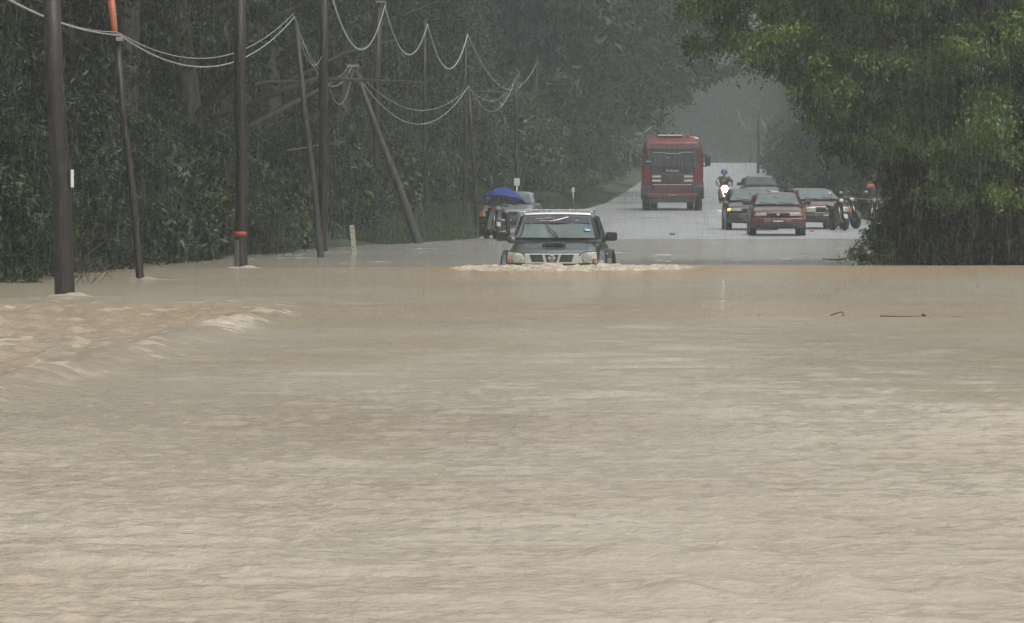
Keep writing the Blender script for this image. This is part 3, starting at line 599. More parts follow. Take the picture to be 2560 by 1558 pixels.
def quad(cs, t_=.012):   # thin pane from 4+ corners, thickness along its own normal toward -Y
    a, b, c = Vector(cs[0]), Vector(cs[1]), Vector(cs[2]); nn = (b - a).cross(c - a).normalized()
    return cs, nn * t_
def pane(name, cs, m, parent, out_=(0, -1, 0), t_=.012, bevel=.004):
    a, b, c = [Vector(q_) for q_ in cs[:3]]; nn = (b - a).cross(c - a).normalized()
    if nn.dot(Vector(out_)) < 0: nn = -nn
    cs = [Vector(q_) + nn * .006 for q_ in cs]
    return MB().prism(cs, nn * t_).build(name, m, parent, bevel=bevel)
def body_ring(y, w_, zt, zb):
    h = zt - zb
    r_ = [(w_ * .80, y, zb), (w_ * .95, y, zb + h * .10), (w_, y, zb + h * .38), (w_ * .995, y, zb + h * .62), (w_ * .95, y, zb + h * .88), (w_ * .84, y, zt - .005), (w_ * .45, y, zt + .012)]
    return mirror_x(r_)
def cabin_ring(z, yf, yr, w_):
    c = .16
    return [(-w_ + c, yf, z), (-w_ * .4, yf - .03, z), (w_ * .4, yf - .03, z), (w_ - c, yf, z), (w_, yf + c * 1.3, z), (w_, (yf + yr) / 2, z), (w_, yr - c * 1.3, z), (w_ - c, yr, z), (w_ * .4, yr + .02, z), (-w_ * .4, yr + .02, z), (-w_ + c, yr, z), (-w_, yr - c * 1.3, z), (-w_, (yf + yr) / 2, z), (-w_, yf + c * 1.3, z)]
def car(loc, rz, name, label, m, W=1.66, Lg=4.2, H=1.38, hood=.92, belt=.95, ywb=1.2, ywt=1.85, yrt=3.2, yrb=3.95, glass=None, tw=.60, lamps='slim', group=None, plate='number_plate', bumper_m=None, tint=True, indicator=False, box=False):
    e = empty(name, loc, rz, label, 'car', group); glass = glass or M_glass; h = W / 2; b0 = .20
    st = [(-.02, h * .90, hood * .80, b0 + .06), (.06, h * .96, hood * .86, b0), (.5, h, hood * .95, b0), (ywb, h, belt, b0), (Lg * .5, h, belt, b0), (yrb, h, belt + .03, b0), (Lg - .25, h * .98, belt - .0 if not box else belt + .02, b0), (Lg, h * .9, belt * .82, b0 + .1)]
    MB().loft([body_ring(*s) for s in st]).build('body', m, e, smooth=True, sub=2)
    cb = MB().loft([cabin_ring(belt - .10, ywb - .05, yrb + .05, h * .97), cabin_ring(belt + .02, ywb + .05, yrb - .02, h * .94), cabin_ring((belt + H) / 2, (ywb + ywt) / 2 + .03, (yrb + yrt) / 2 + .04, h * .865), cabin_ring(H - .07, ywt - .04, yrt + .04, h * .76), cabin_ring(H - .015, ywt + .10, yrt - .12, h * .66), cabin_ring(H, ywt + .35, yrt - .35, h * .45)]).build('roof', m, e, smooth=True, sub=1)
    zb, zt = belt + .02, H - .085; wb, wt = h * .80, h * .64
    o_ = -.055
    ws = pane('windshield', [(-wb, ywb + o_ + .05, zb), (-wb * .4, ywb + o_, zb), (wb * .4, ywb + o_, zb), (wb, ywb + o_ + .05, zb), (wt, ywt + o_ + .01, zt), (wt * .4, ywt + o_ - .03, zt + .012), (-wt * .4, ywt + o_ - .03, zt + .012), (-wt, ywt + o_ + .01, zt)], glass, e)
    if tint:
        f = .72; g_ = lambda k, X, dy=0: (X, ywb + (ywt - ywb) * k + o_ - .05 + dy, zb + (zt - zb) * k)
        MB().prism([g_(f, -wb * (1 - f) - wt * f + .01, .03), g_(f, 0, -.02), g_(f, wb * (1 - f) + wt * f - .01, .03), g_(.99, wt - .01, .03), g_(.99, 0, -.02), g_(.99, -wt + .01, .03)], (0, -.006, 0)).build('sun_strip', M_black, ws)
    mb = MB()
    for sgn in (-1, 1):
        for y0, y1, z0 in ((ywb + .42, (ywb + yrb) / 2 - .05, 0), ((ywb + yrb) / 2 + .05, yrb - .38, 0)):
            k = (zt - zb); xb = h * .945; xt = h * .79
            top0 = y0 + (ywt - ywb) * .55 if y0 < Lg * .45 else y0; top1 = y1 - (yrb - yrt) * .5 if y1 > Lg * .6 else y1
            pane('side_window', [(sgn * xb, y0, zb + .01), (sgn * xb, y1, zb + .01), (sgn * xt, top1, zt), (sgn * xt, top0, zt)], M_glass, e, (sgn, 0, 0))
        # mirror
        o = MB().box((sgn * (h + .09), ywb + .28, belt + .08), (.20, .12, .14), 0).build('wing_mirror', M_black, e, bevel=.03)
        MB().box((sgn * (h - .01), ywb + .30, belt + .04), (.08, .06, .05)).build('mirror_arm', M_black, o)
        # lamps
        if lamps == 'slim':
            lp = MB().prism([(sgn * h * .42, -.03, hood * .68), (sgn * h * .42, -.03, hood * .77), (sgn * h * .80, .0, hood * .79), (sgn * h * .86, .05, hood * .68)], (0, -.03, 0)).build('headlight', M_lens, e, bevel=.012)
            MB().prism([(sgn * h * .87, .03, hood * .68), (sgn * h * .82, -.0, hood * .79), (sgn * h * .94, .14, hood * .78), (sgn * h * .95, .16, hood * .68)], (0, -.03, 0)).build('indicator', M_lit if indicator and sgn < 0 else M_rlens, lp)
        else:
            lp = MB().box((sgn * h * .66, -.03, hood * .70), (.30, .05, .15)).build('headlight', M_lens, e, bevel=.015)
            MB().box((sgn * h * .91, .0, hood * .70), (.10, .06, .14), sgn * .4).build('indicator', M_amber, lp)
        for yw in (.82, Lg - .85):
            MB().lathe((sgn * (h - .09), yw, .33), [(.37, -.10), (.37, .1)], 'x', 24).build('wheel_arch', M_black, e)
            wheel(e, sgn * (h - .10), yw, .305, .21)
    gr = MB(); gr.box((0, -.035, hood * .72), (h * .78, .04, hood * .10)); gr.build('grille', M_black, e, bevel=.01)
    MB().box((0, -.06, hood * .72), (.09, .015, .05)).build('badge', M_chrome, e, bevel=.01)
    mb = MB(); mb.loft([[(x_, -.09 + .12 * (abs(x_) / h) ** 3, z_), (x_, -.09 + .12 * (abs(x_) / h) ** 3 + .14, z_)] [0:0] or [(x_, -.10 + .14 * (abs(x_) / h) ** 3, hood * .36), (x_, -.12 + .14 * (abs(x_) / h) ** 3, hood * .47), (x_, -.09 + .14 * (abs(x_) / h) ** 3, hood * .60), (x_, .12, hood * .60), (x_, .12, hood * .36)] for x_, z_ in [(h * q_, 0) for q_ in (-.99, -.85, -.5, 0, .5, .85, .99)]])
    mb.build('bumper', bumper_m or m, e, smooth=False, bevel=.02)
    MB().box((0, -.115, hood * .375), (h * 1.1, .05, .10)).build('air_intake', M_black, e, bevel=.01)
    pl = MB().box((0, -.135, hood * .50), (.42, .02, .11)).build(plate, M_plate, e, bevel=.005)
    MB().box((0, -.149, hood * .50), (.30, .004, .035)).build('plate_characters', M_white, pl)
    mb = MB(); mb.tube([(-.05, ywb - .09, zb + .02), (-wb * .75, ywb - .05, zb + .07)], .012, 6); mb.tube([(wb * .75, ywb - .06, zb + .02), (.08, ywb - .06, zb + .07)], .012, 6); mb.build('wiper', M_black, e)
    for sgn in (-1, 1): MB().box((sgn * h * .75, Lg + .0, belt * .7), (.28, .05, .14)).build('tail_light', M_red, e, bevel=.01)
    return e
M_lit = mat('lit amber lamp', (.9, .45, .12), .3, emit=(1, .50, .16), estr=2.6)
M_maroon = mat('maroon paint', (.085, .022, .024), .28, .2, var=.1, coat=.7); M_dk = mat('black green paint', (.018, .022, .022), .28, .2, var=.1, coat=.7)
M_mgrey = mat('dark grey paint', (.10, .115, .12), .3, .3, var=.1, coat=.7)
def gpos(px, Y): return (( px - 1280) / F * Y, Y, roadz(Y) + .022)
car(gpos(1945, 167), R(-1), 'parked_car', 'maroon sedan with a plain bonnet, nearest car at the water edge on the right', M_maroon, W=1.64, H=1.28, hood=.86, belt=.89, glass=M_glassb)
car(gpos(1881, 178), R(0), 'parked_car', 'black sedan with one amber lamp lit, behind and left of the maroon sedan', M_dk, W=1.64, H=1.30, hood=.87, belt=.90, glass=M_glassb, indicator=True)
car(gpos(2068, 180), R(9), 'parked_car', 'dark red station wagon turned to the right behind the motorcycles', M_maroon, W=1.62, Lg=4.1, H=1.30, hood=.88, belt=.91, ywt=1.9, yrt=3.75, yrb=4.0, glass=M_glassb, lamps='box', bumper_m=M_black, box=True, tint=False)
car(gpos(1908, 236), R(1), 'parked_car', 'grey car whose roof shows above the black sedan', M_mgrey, W=1.64, H=1.36, hood=.9, belt=.94, glass=M_glass)
c_ = car(gpos(1267, 168), R(-4), 'parked_car', 'silver car with a dark bumper parked behind the person with the umbrella', M_silver, W=1.66, H=1.30, belt=.93, hood=.90, glass=M_glassb, lamps='box', bumper_m=M_black)
# ---- wading SUV (truck cab front) -----------------------------------------
M_suv = mat('dark slate grey metallic paint', (.085, .105, .11), .28, .35, var=.08, coat=.8)
SX, SY = (1380 - 1280) / F * 99., 99.0
e = suv = empty('wading_pickup', (SX, SY, -.70), R(-3.4), 'slate grey double cab pickup wading bonnet deep through the flood', 'pickup truck')
h = .83
st = [(-.02, h * .93, .90, .45), (.04, h * .965, .955, .40), (.25, h * .985, 1.00, .38), (.7, h, 1.08, .38), (1.25, h, 1.17, .38), (1.6, h, 1.19, .38), (3.3, h, 1.19, .38), (3.45, h, 1.16, .40), (4.9, h, 1.16, .40), (5.0, h * .98, 1.14, .45)]
MB().loft([body_ring(*s) for s in st]).build('body', M_suv, e, smooth=True, sub=2)
# cab shell
MB().loft([cabin_ring(1.08, 1.22, 3.42, h * .95), cabin_ring(1.20, 1.30, 3.40, h * .935), cabin_ring(1.42, 1.60, 3.38, h * .865), cabin_ring(1.60, 1.86, 3.34, h * .795), cabin_ring(1.665, 2.0, 3.28, h * .74), cabin_ring(1.69, 2.3, 3.0, h * .5)]).build('cab', M_suv, e, smooth=True, sub=1)
M_ws = mat('grey green wet windscreen', (.10, .135, .13), .16, var=.25, scale=2.2, spec=1.6, coat=.6)
zb, zt, wb, wt, yb, yt = 1.215, 1.600, .700, .575, 1.245, 1.800
def wsp(k, x_, dy=0.): return (x_, yb + (yt - yb) * k + .05 * (abs(x_) / .6) ** 2 - .02 + dy, zb + (zt - zb) * k + (.012 if k > .9 and abs(x_) < .4 else 0))
ws = pane('windshield', [wsp(0, -wb), wsp(0, -.3), wsp(0, .3), wsp(0, wb), wsp(1, wt), wsp(1, .25), wsp(1, -.25), wsp(1, -wt)], M_ws, e)
mb = MB(); mb.tube([wsp(-.02, -wb - .01, -.015), wsp(1, -wt - .01, -.015), wsp(1.02, -.25, -.015), wsp(1.02, .25, -.015), wsp(1, wt + .01, -.015), wsp(-.02, wb + .01, -.015)], .014, 6); mb.build('windshield_seal', M_black, ws)
f = .70; wf = wb + (wt - wb) * f - .012
M_strip = mat('dark violet sun strip', (.045, .04, .055), .25, coat=.5)
sp = MB().prism([wsp(f, -wf, -.052), wsp(f, 0, -.052), wsp(f, wf, -.052), wsp(.985, wt - .02, -.052), wsp(.985, 0, -.052), wsp(.985, -wt + .02, -.052)], (0, -.004, 0)).build('sun_strip', M_strip, ws)
M_sil = mat('silver lettering', (.5, .48, .46), .35, .3)
def wz_(x_, z_): return wsp((z_ - zb) / (zt - zb), x_, -.066)
mb = MB()
def seg(a, b, t_): 
    p0, p1 = Vector(wz_(*a)), Vector(wz_(*b)); mb.tube([p0, p1], t_, 5)
seg((-.39, 1.555), (-.13, 1.565), .006); seg((-.13, 1.568), (-.01, 1.535), .009); seg((-.01, 1.535), (.20, 1.578), .009); seg((-.30, 1.527), (-.02, 1.527), .004)
seg((-.12, 1.517), (-.02, 1.535), .006)
mb.build('strip_graphic', M_sil, ws)
MB().box(tuple(Vector(wz_(-.27, 1.527))), (.045, .008, .022)).build('strip_badge', M_sil, ws, bevel=.004)
MB().box(tuple(Vector(wz_(.36, 1.53))), (.06, .008, .018)).build('strip_badge', M_sil, ws, bevel=.004)
t_ = text('strip_lettering', 'FRONTIER', .035, wz_(.17, 1.53), mat('faint lettering', (.12, .12, .13), .4), ws, sx=1.1)
M_st = mat('blue sticker', (.04, .16, .38), .4); sk = MB().prism([wsp(.34, .50, -.045), wsp(.34, .61, -.045), wsp(.47, .60, -.045), wsp(.47, .49, -.045)], (0, -.006, 0)).build('windshield_sticker', M_st, ws)
MB().prism([wsp(.36, .515, -.054), wsp(.36, .60, -.054), wsp(.405, .598, -.054), wsp(.405, .513, -.054)], (0, -.004, 0)).build('sticker_print', mat('pale sticker print', (.6, .75, .6), .4), sk)
MB().prism([wsp(.42, .50, -.054), wsp(.42, .53, -.054), wsp(.45, .53, -.054), wsp(.45, .50, -.054)], (0, -.004, 0)).build('sticker_print', M_white, sk)
mb = MB(); mb.tube([wsp(-.02, .06, -.06), wsp(.22, -.0, -.075), wsp(.66, -.20, -.075)], [.011, .010, .007], 6); mb.build('wiper', M_black, e)
mb = MB(); mb.tube([wsp(-.02, .02, -.06), wsp(.30, -.10, -.08), wsp(.50, -.155, -.07)], [.008, .007, .006], 6); mb.build('wiper', M_black, e)
mb = MB(); mb.tube([wsp(-.02, -.66, -.06), wsp(.30, -.60, -.06), wsp(.62, -.585, -.06)], .009, 6); mb.build('wiper', M_black, e)
MB().loft([[(x_, 1.12 + .02 * k, 1.155 + (.03 if k else 0)), (x_, 1.28, 1.19 + (.02 if k else 0)), (x_, 1.28, 1.15), (x_, 1.12, 1.13)] for x_, k in ((-.78, 0), (-.3, 0), (.3, 0), (.78, 0))]).build('cowl', M_black, e)
for sgn in (-1, 1):
    k_ = (zt - zb)
    pane('side_window', [(sgn * .785, 1.75, 1.225), (sgn * .785, 2.42, 1.225), (sgn * .66, 2.42, 1.60), (sgn * .66, 2.05, 1.60)], M_glass, e, (sgn, 0, 0))
    pane('side_window', [(sgn * .785, 2.5, 1.225), (sgn * .785, 3.25, 1.225), (sgn * .66, 3.2, 1.60), (sgn * .66, 2.5, 1.60)], M_glass, e, (sgn, 0, 0))
    o = MB().prism([(sgn * (.865 - .0), 1.50, 1.175), (sgn * .87, 1.50, 1.31), (sgn * .90, 1.48, 1.328), (sgn * 1.055, 1.49, 1.322), (sgn * 1.075, 1.50, 1.295), (sgn * 1.07, 1.50, 1.185), (sgn * 1.03, 1.50, 1.165)], (0, .10, 0)).build('wing_mirror', M_black, e, bevel=.02)
    MB().prism([(sgn * .79, 1.53, 1.12), (sgn * .80, 1.53, 1.25), (sgn * .88, 1.53, 1.24), (sgn * .87, 1.53, 1.14)], (0, .05, 0)).build('mirror_arm', M_black, o, bevel=.01)
    # headlight: lens, inner reflector, indicator
    x0, x1 = .475, .795
    lens = [(sgn * x0, -.045, .795), (sgn * x0, -.045, .905), (sgn * (x0 + .045), -.04, .955), (sgn * (x0 + .12), -.035, .985), (sgn * (x1 - .02), .04, .995), (sgn * (x1 - .005), .05, .81), (sgn * (x1 - .05), .02, .79)]
    hl = MB().prism(lens, (0, -.03, 0)).build('headlight', M_lens, e, bevel=.012)
    MB().prism([(x_ * 1.0 + (sgn * .004 if 0 else 0), y_ + .012, z_) for x_, y_, z_ in [(sgn * (x0 - .014), -.045, .782), (sgn * (x0 - .014), -.045, .91), (sgn * (x0 + .04), -.04, .97), (sgn * (x0 + .12), -.035, 1.0), (sgn * (x1 + .002), .04, 1.01), (sgn * (x1 + .01), .05, .80), (sgn * (x1 - .04), .02, .776)]], (0, -.03, 0)).build('headlight_surround', M_black, hl)
    MB().lathe((sgn * (x0 + .14), -.083 + .018, .885), [(.088, 0), (.088, -.02), (.07, -.026), (.03, -.03)], 'y', 24).build('reflector', mat('frosted lamp bowl', (.42, .44, .39), .25, .5, var=.2, scale=30), hl, smooth=False)
    MB().lathe((sgn * (x0 + .268), -.02, .845), [(.034, 0), (.034, -.035), (.02, -.04)], 'y', 16).build('indicator', M_rlens, hl, smooth=False)
    # fender flares and wheels
    for yw in (.85, 4.05):
        pts = []
        for k in range(13):
            a = math.pi * k / 12; pts.append([(sgn * (.80), yw - math.cos(a) * .60, .42 + math.sin(a) * .60), (sgn * .90, yw - math.cos(a) * .60, .42 + math.sin(a) * .585), (sgn * .935, yw - math.cos(a) * .52, .42 + math.sin(a) * .47), (sgn * .93, yw - math.cos(a) * .46, .42 + math.sin(a) * .41), (sgn * .80, yw - math.cos(a) * .42, .42 + math.sin(a) * .37)])
        MB().loft(pts).build('fender_flare', M_suv if yw < 2 else M_black, e, bevel=.01)
        wheel(e, sgn * .80, yw, .37, .25)
    MB().tube([(sgn * .60, 2.0, 1.67), (sgn * .60, 2.1, 1.70), (sgn * .60, 3.2, 1.70), (sgn * .60, 3.3, 1.67)], .014, 8).build('roof_rail', M_chrome, e, smooth=True)
    for y0 in (2.0, 2.75):
        MB().box((sgn * .835, y0 + .25, .92), (.018, .16, .03)).build('door_handle', M_chrome, e, bevel=.004)
for y_ in (2.25, 2.7, 3.1):
    MB().box((0, y_, 1.708), (1.2, .05, .018)).build('roof_bar', M_chrome, e, bevel=.005)
for x_ in (-.40, -.2, 0, .2, .40):
    MB().box((x_, 2.7, 1.722), (.035, .9, .010)).build('roof_slat', M_chrome, e, bevel=.003)
MB().loft([[(x_, 2.00 + a_, 1.660 + b_ - .018 * (abs(x_) / .6) ** 2) for a_, b_ in ((-.07, -.02), (-.05, .012), (.1, .026), (.1, -.02))] for x_ in (-.59, -.4, -.2, 0, .2, .4, .59)]).build('roof_front_trim', mat('pale wet roof edge', (.5, .52, .53), .25, .5, coat=.6), e, smooth=False, bevel=.006)
# grille : pale frame with three mesh openings
x1, x2, z1, z2 = -.475, .475, .782, .956
fr = MB().prism([(x1, -.05, z1), (x1, -.05, z2), (x2, -.05, z2), (x2, -.05, z1)], (0, -.03, 0)).build('grille', M_chrome, e, bevel=.008)
def trap(a0, a1, b0, b1, zlo, zhi): return [(a0, -.082, zhi), (a1, -.082, zhi), (b1, -.082, zlo), (b0, -.082, zlo)]
M_mesh = mat('dark grille mesh', (.012, .012, .014), .4)
for a0, a1, b0, b1 in ((-.39, -.17, -.345, -.135), (-.125, .12, -.085, .085), (.165, .385, .125, .345)):
    op = MB().prism(trap(a0, a1, b0, b1, .815, .945), (0, -.006, 0)).build('grille_opening', M_mesh, fr)
    mb = MB(); k = 0
    for zz in [.83 + i * .0185 for i in range(7)]:
        fz = (zz - .815) / .13; xa = b0 + (a0 - b0) * fz; xb = b1 + (a1 - b1) * fz; xx = xa + .008 + (.014 if k % 2 else 0)
        while xx < xb - .008: mb.box((xx, -.091, zz), (.015, .006, .007)); xx += .028
        k += 1
    mb.build('grille_mesh', mat('grey mesh bars', (.16, .17, .17), .4, .5) if 'grey mesh bars' not in bpy.data.materials else bpy.data.materials['grey mesh bars'], op)
em = MB(); ring = []
for k in range(29):
    a = 2 * math.pi * k / 28; ring.append((math.cos(a) * .052, -.10, .885 + math.sin(a) * .044))
em.tube(ring, .009, 6, cap=False); em.box((0, -.102, .885), (.135, .02, .022)); em.build('emblem', M_chrome, fr)
MB().box((0, -.045, .765), (1.56, .10, .02)).build('bumper_gap', M_black, e)
MB().loft([[(x_, -.10 + .12 * (abs(x_) / .8) ** 3, .45), (x_, -.12 + .12 * (abs(x_) / .8) ** 3, .6), (x_, -.09 + .12 * (abs(x_) / .8) ** 3, .75), (x_, .1, .75), (x_, .1, .45)] for x_ in (-.82, -.7, -.4, 0, .4, .7, .82)]).build('bumper', M_suv, e, bevel=.02)
sc = MB().loft([[(x_, .62, 1.07), (x_, .60, 1.155 - .02 * (abs(x_) / .2) ** 2), (x_, 1.05, 1.165), (x_, 1.05, 1.10)] for x_ in (-.205, -.15, 0, .15, .205)]).build('bonnet_scoop', M_suv, e, bevel=.02)
MB().prism([(-.185, .597, 1.085), (.185, .597, 1.085), (.195, .597, 1.115), (.14, .597, 1.143), (-.14, .597, 1.143), (-.195, .597, 1.115)], (0, -.012, 0)).build('scoop_opening', M_mesh, sc, bevel=.006)
for sgn in (-1, 1): MB().tube([(sgn * .70, .0, .985), (sgn * .71, .4, 1.04), (sgn * .725, 1.15, 1.175)], .005, 5).build('bonnet_seam', M_black, e)
MB().box((0, 4.2, 1.18), (1.4, 1.3, .03)).build('bed_cover', M_black, e, bevel=.01)
# ---- red lorry ------------------------------------------------------------
M_lred = mat('red lorry paint', (.125, .010, .013), .4, .05, var=.15, scale=2, coat=.35); M_lred2 = mat('darker red lorry paint', (.075, .012, .014), .45, var=.15, coat=.25)
M_tw = mat('dark lorry windscreen', (.014, .02, .02), .3, var=.3, scale=1.5, spec=1.4); M_under = mat('dark chassis', (.022, .022, .022), .6, var=.2)
TX = (1681 - 1280) / F * 229
e = lorry = empty('red_truck', (TX, 229, roadz(229) + .022), R(-1.5), 'large red flat nosed truck standing on the road in the middle distance', 'truck')
def cr_(z, yf, w_, yr=2.1):
    c = .14; return [(-w_ + c, yf, z), (-w_ * .5, yf - .05, z), (w_ * .5, yf - .05, z), (w_ - c, yf, z), (w_, yf + c, z), (w_, yr - .05, z), (w_ - .05, yr, z), (-w_ + .05, yr, z), (-w_, yr - .05, z), (-w_, yf + c, z)]
MB().loft([cr_(.95, .05, 1.20), cr_(1.05, .02, 1.235), cr_(1.75, .02, 1.24), cr_(2.10, .07, 1.22), cr_(2.5, .15, 1.18), cr_(2.74, .22, 1.13), cr_(2.86, .36, 1.09), cr_(2.96, .7, 1.0), cr_(3.0, 1.2, .85)]).build('cab', M_lred, e, bevel=.03)
wsd = pane('windshield', [(-.84, -.035, 1.50), (.84, -.035, 1.50), (.86, -.03, 1.78), (1.06, -.0, 1.80), (1.03, .115, 2.5), (-1.03, .115, 2.5), (-1.06, -.0, 1.80), (-.86, -.03, 1.78)], M_tw, e)
MB().prism([(-1.09, .13, 2.47), (1.09, .13, 2.47), (1.06, .18, 2.72), (-1.06, .18, 2.72)], (0, -.1, 0)).build('sun_visor', M_lred2, e, bevel=.02)
mb = MB()
for a, b in (((-.80, 2.33), (-.33, 2.34)), ((-.33, 2.34), (-.28, 2.30)), ((-.28, 2.30), (.33, 2.30)), ((.33, 2.30), (.38, 2.345)), ((.38, 2.345), (.80, 2.345))): mb.tube([(a[0], .02, a[1]), (b[0], .02, b[1])], .011, 5)
mb.build('windshield_trim', mat('pale trim', (.35, .4, .38), .4), wsd)
MB().box((-.97, .0, 1.98), (.17, .02, .035)).build('windshield_sticker', mat('turquoise sticker', (.25, .6, .6), .5), wsd)
MB().box((-.20, .0, 2.13), (.07, .02, .03)).build('windshield_sticker', M_white, wsd)
text('brand_lettering', 'SCANIA', .135, (0, -.062, 1.595), M_chrome, e, .01, sx=1.12)
for sgn in (-1, 1):
    MB().prism([(sgn * .875, -.035, .98), (sgn * .875, -.035, 1.74), (sgn * 1.13, .0, 1.77), (sgn * 1.235, .06, 1.74), (sgn * 1.235, .06, .98), (sgn * 1.13, -.01, .98)], (0, -.05, 0)).build('corner_panel', M_lred, e, bevel=.02)
    o = MB().box((sgn * 1.42, -.05, 2.0), (.23, .12, .42)).build('wing_mirror', M_black, e, bevel=.04)
    mb = MB(); mb.tube([(sgn * 1.16, .15, 2.22), (sgn * 1.42, -.04, 2.24)], .025, 6); mb.tube([(sgn * 1.20, .15, 1.78), (sgn * 1.42, -.04, 1.80)], .025, 6); mb.build('mirror_arm', M_black, o)
    MB().box((sgn * 1.242, 1.05, 2.1), (.02, .85, .62)).build('side_window', M_tw, e, bevel=.02)
    MB().box((sgn * 1.248, 1.1, 1.4), (.02, 1.2, .03)).build('door_seam', M_lred2, e)
    # lower corner steps, lamps
    MB().box((sgn * 1.0, -.03, .80), (.50, .14, .34)).build('lamp_housing', M_under, e, bevel=.03)
    hl = MB().box((sgn * .60, -.075, .885), (.22, .06, .075)).build('headlight', M_lens, e, bevel=.015)
    MB().box((sgn * .60, -.10, 1.035), (.32, .03, .03)).build('lamp_trim', M_chrome, hl); MB().box((sgn * .60, -.10, .72), (.28, .03, .022)).build('lamp_trim', M_chrome, hl)
    for z_ in (1.365, 1.20): MB().box((sgn * .64, -.085, z_), (.36, .03, .085)).build('grille_slat', mat('pale slat', (.5, .47, .46), .4, .4), e, bevel=.012)
    # wheels: steering pair and twinned drive wheels behind
    wheel(e, sgn * 1.04, 1.35, .50, .32); 
    for dy in (5.0, 6.35): wheel(e, sgn * 1.08, dy, .50, .30); wheel(e, sgn * .74, dy, .50, .28)
    MB().box((sgn * 1.22, .9, .72), (.10, 1.2, .5)).build('step', M_under, e, bevel=.02)
    MB().prism([(sgn * 1.0, 1.95, .95), (sgn * 1.0, 1.95, 1.15), (sgn * 1.0, .75, 1.15), (sgn * 1.0, .75, .95)], (sgn * .26, 0, 0)).build('mudguard', M_under, e, bevel=.02)
gr = MB().box((0, -.05, 1.285), (1.72, .07, .38)).build('grille', M_lred2, e, bevel=.02)
mb = MB()
for z_ in (1.13, 1.205, 1.285, 1.365, 1.44): mb.box((0, -.088, z_), (1.60, .012, .022))
mb.build('grille_gap', M_black, gr)
MB().box((0, -.07, .86), (1.50, .12, .36)).build('upper_bumper', M_lred2, e, bevel=.03)
MB().box((0, -.09, .61), (2.0, .16, .16)).build('bumper', M_lred, e, bevel=.03)
MB().box((0, -.03, .43), (1.9, .2, .22)).build('air_dam', M_under, e, bevel=.02)
pl = MB().box((0, -.175, .63), (.40, .02, .09)).build('number_plate', M_plate, e); MB().box((0, -.188, .63), (.3, .004, .035)).build('plate_characters', M_steel, pl)
MB().box((.0, -.105, 1.05), (1.62, .02, .02)).build('grille_trim', M_chrome, e)
MB().box((-.1, .9, 3.03), (1.0, .7, .05)).build('roof_sheen_plate', M_white, e, bevel=.02); MB().lathe((.62, .7, 2.95), [(.09, 0), (.09, .09), (.05, .12)], 'z', 14).build('beacon', M_red, e)  # white plate stands for wet highlights on the cab roof
MB().tube([(.70, .9, 2.93), (.90, .7, 2.93), (1.02, .5, 2.88)], .05, 8).build('air_horn', M_white, e, smooth=True)
MB().box((0, 2.15, 2.0), (.12, .12, 2.3)).build('exhaust_stack', M_under, e)
MB().box((0, 4.6, .75), (.9, 6.8, .28)).build('chassis', M_under, e, bevel=.02)
bd = MB(); bd.box((0, 5.2, 1.08), (2.46, 5.6, .12)); bd.box((0, 2.46, 1.6), (2.40, .08, 1.0)); bd.box((0, 7.96, 1.6), (2.40, .08, 1.0)); bd.box((-1.19, 5.2, 1.6), (.06, 5.5, 1.0)); bd.box((1.19, 5.2, 1.6), (.06, 5.5, 1.0)); bd.build('cargo_body', M_lred2, e)
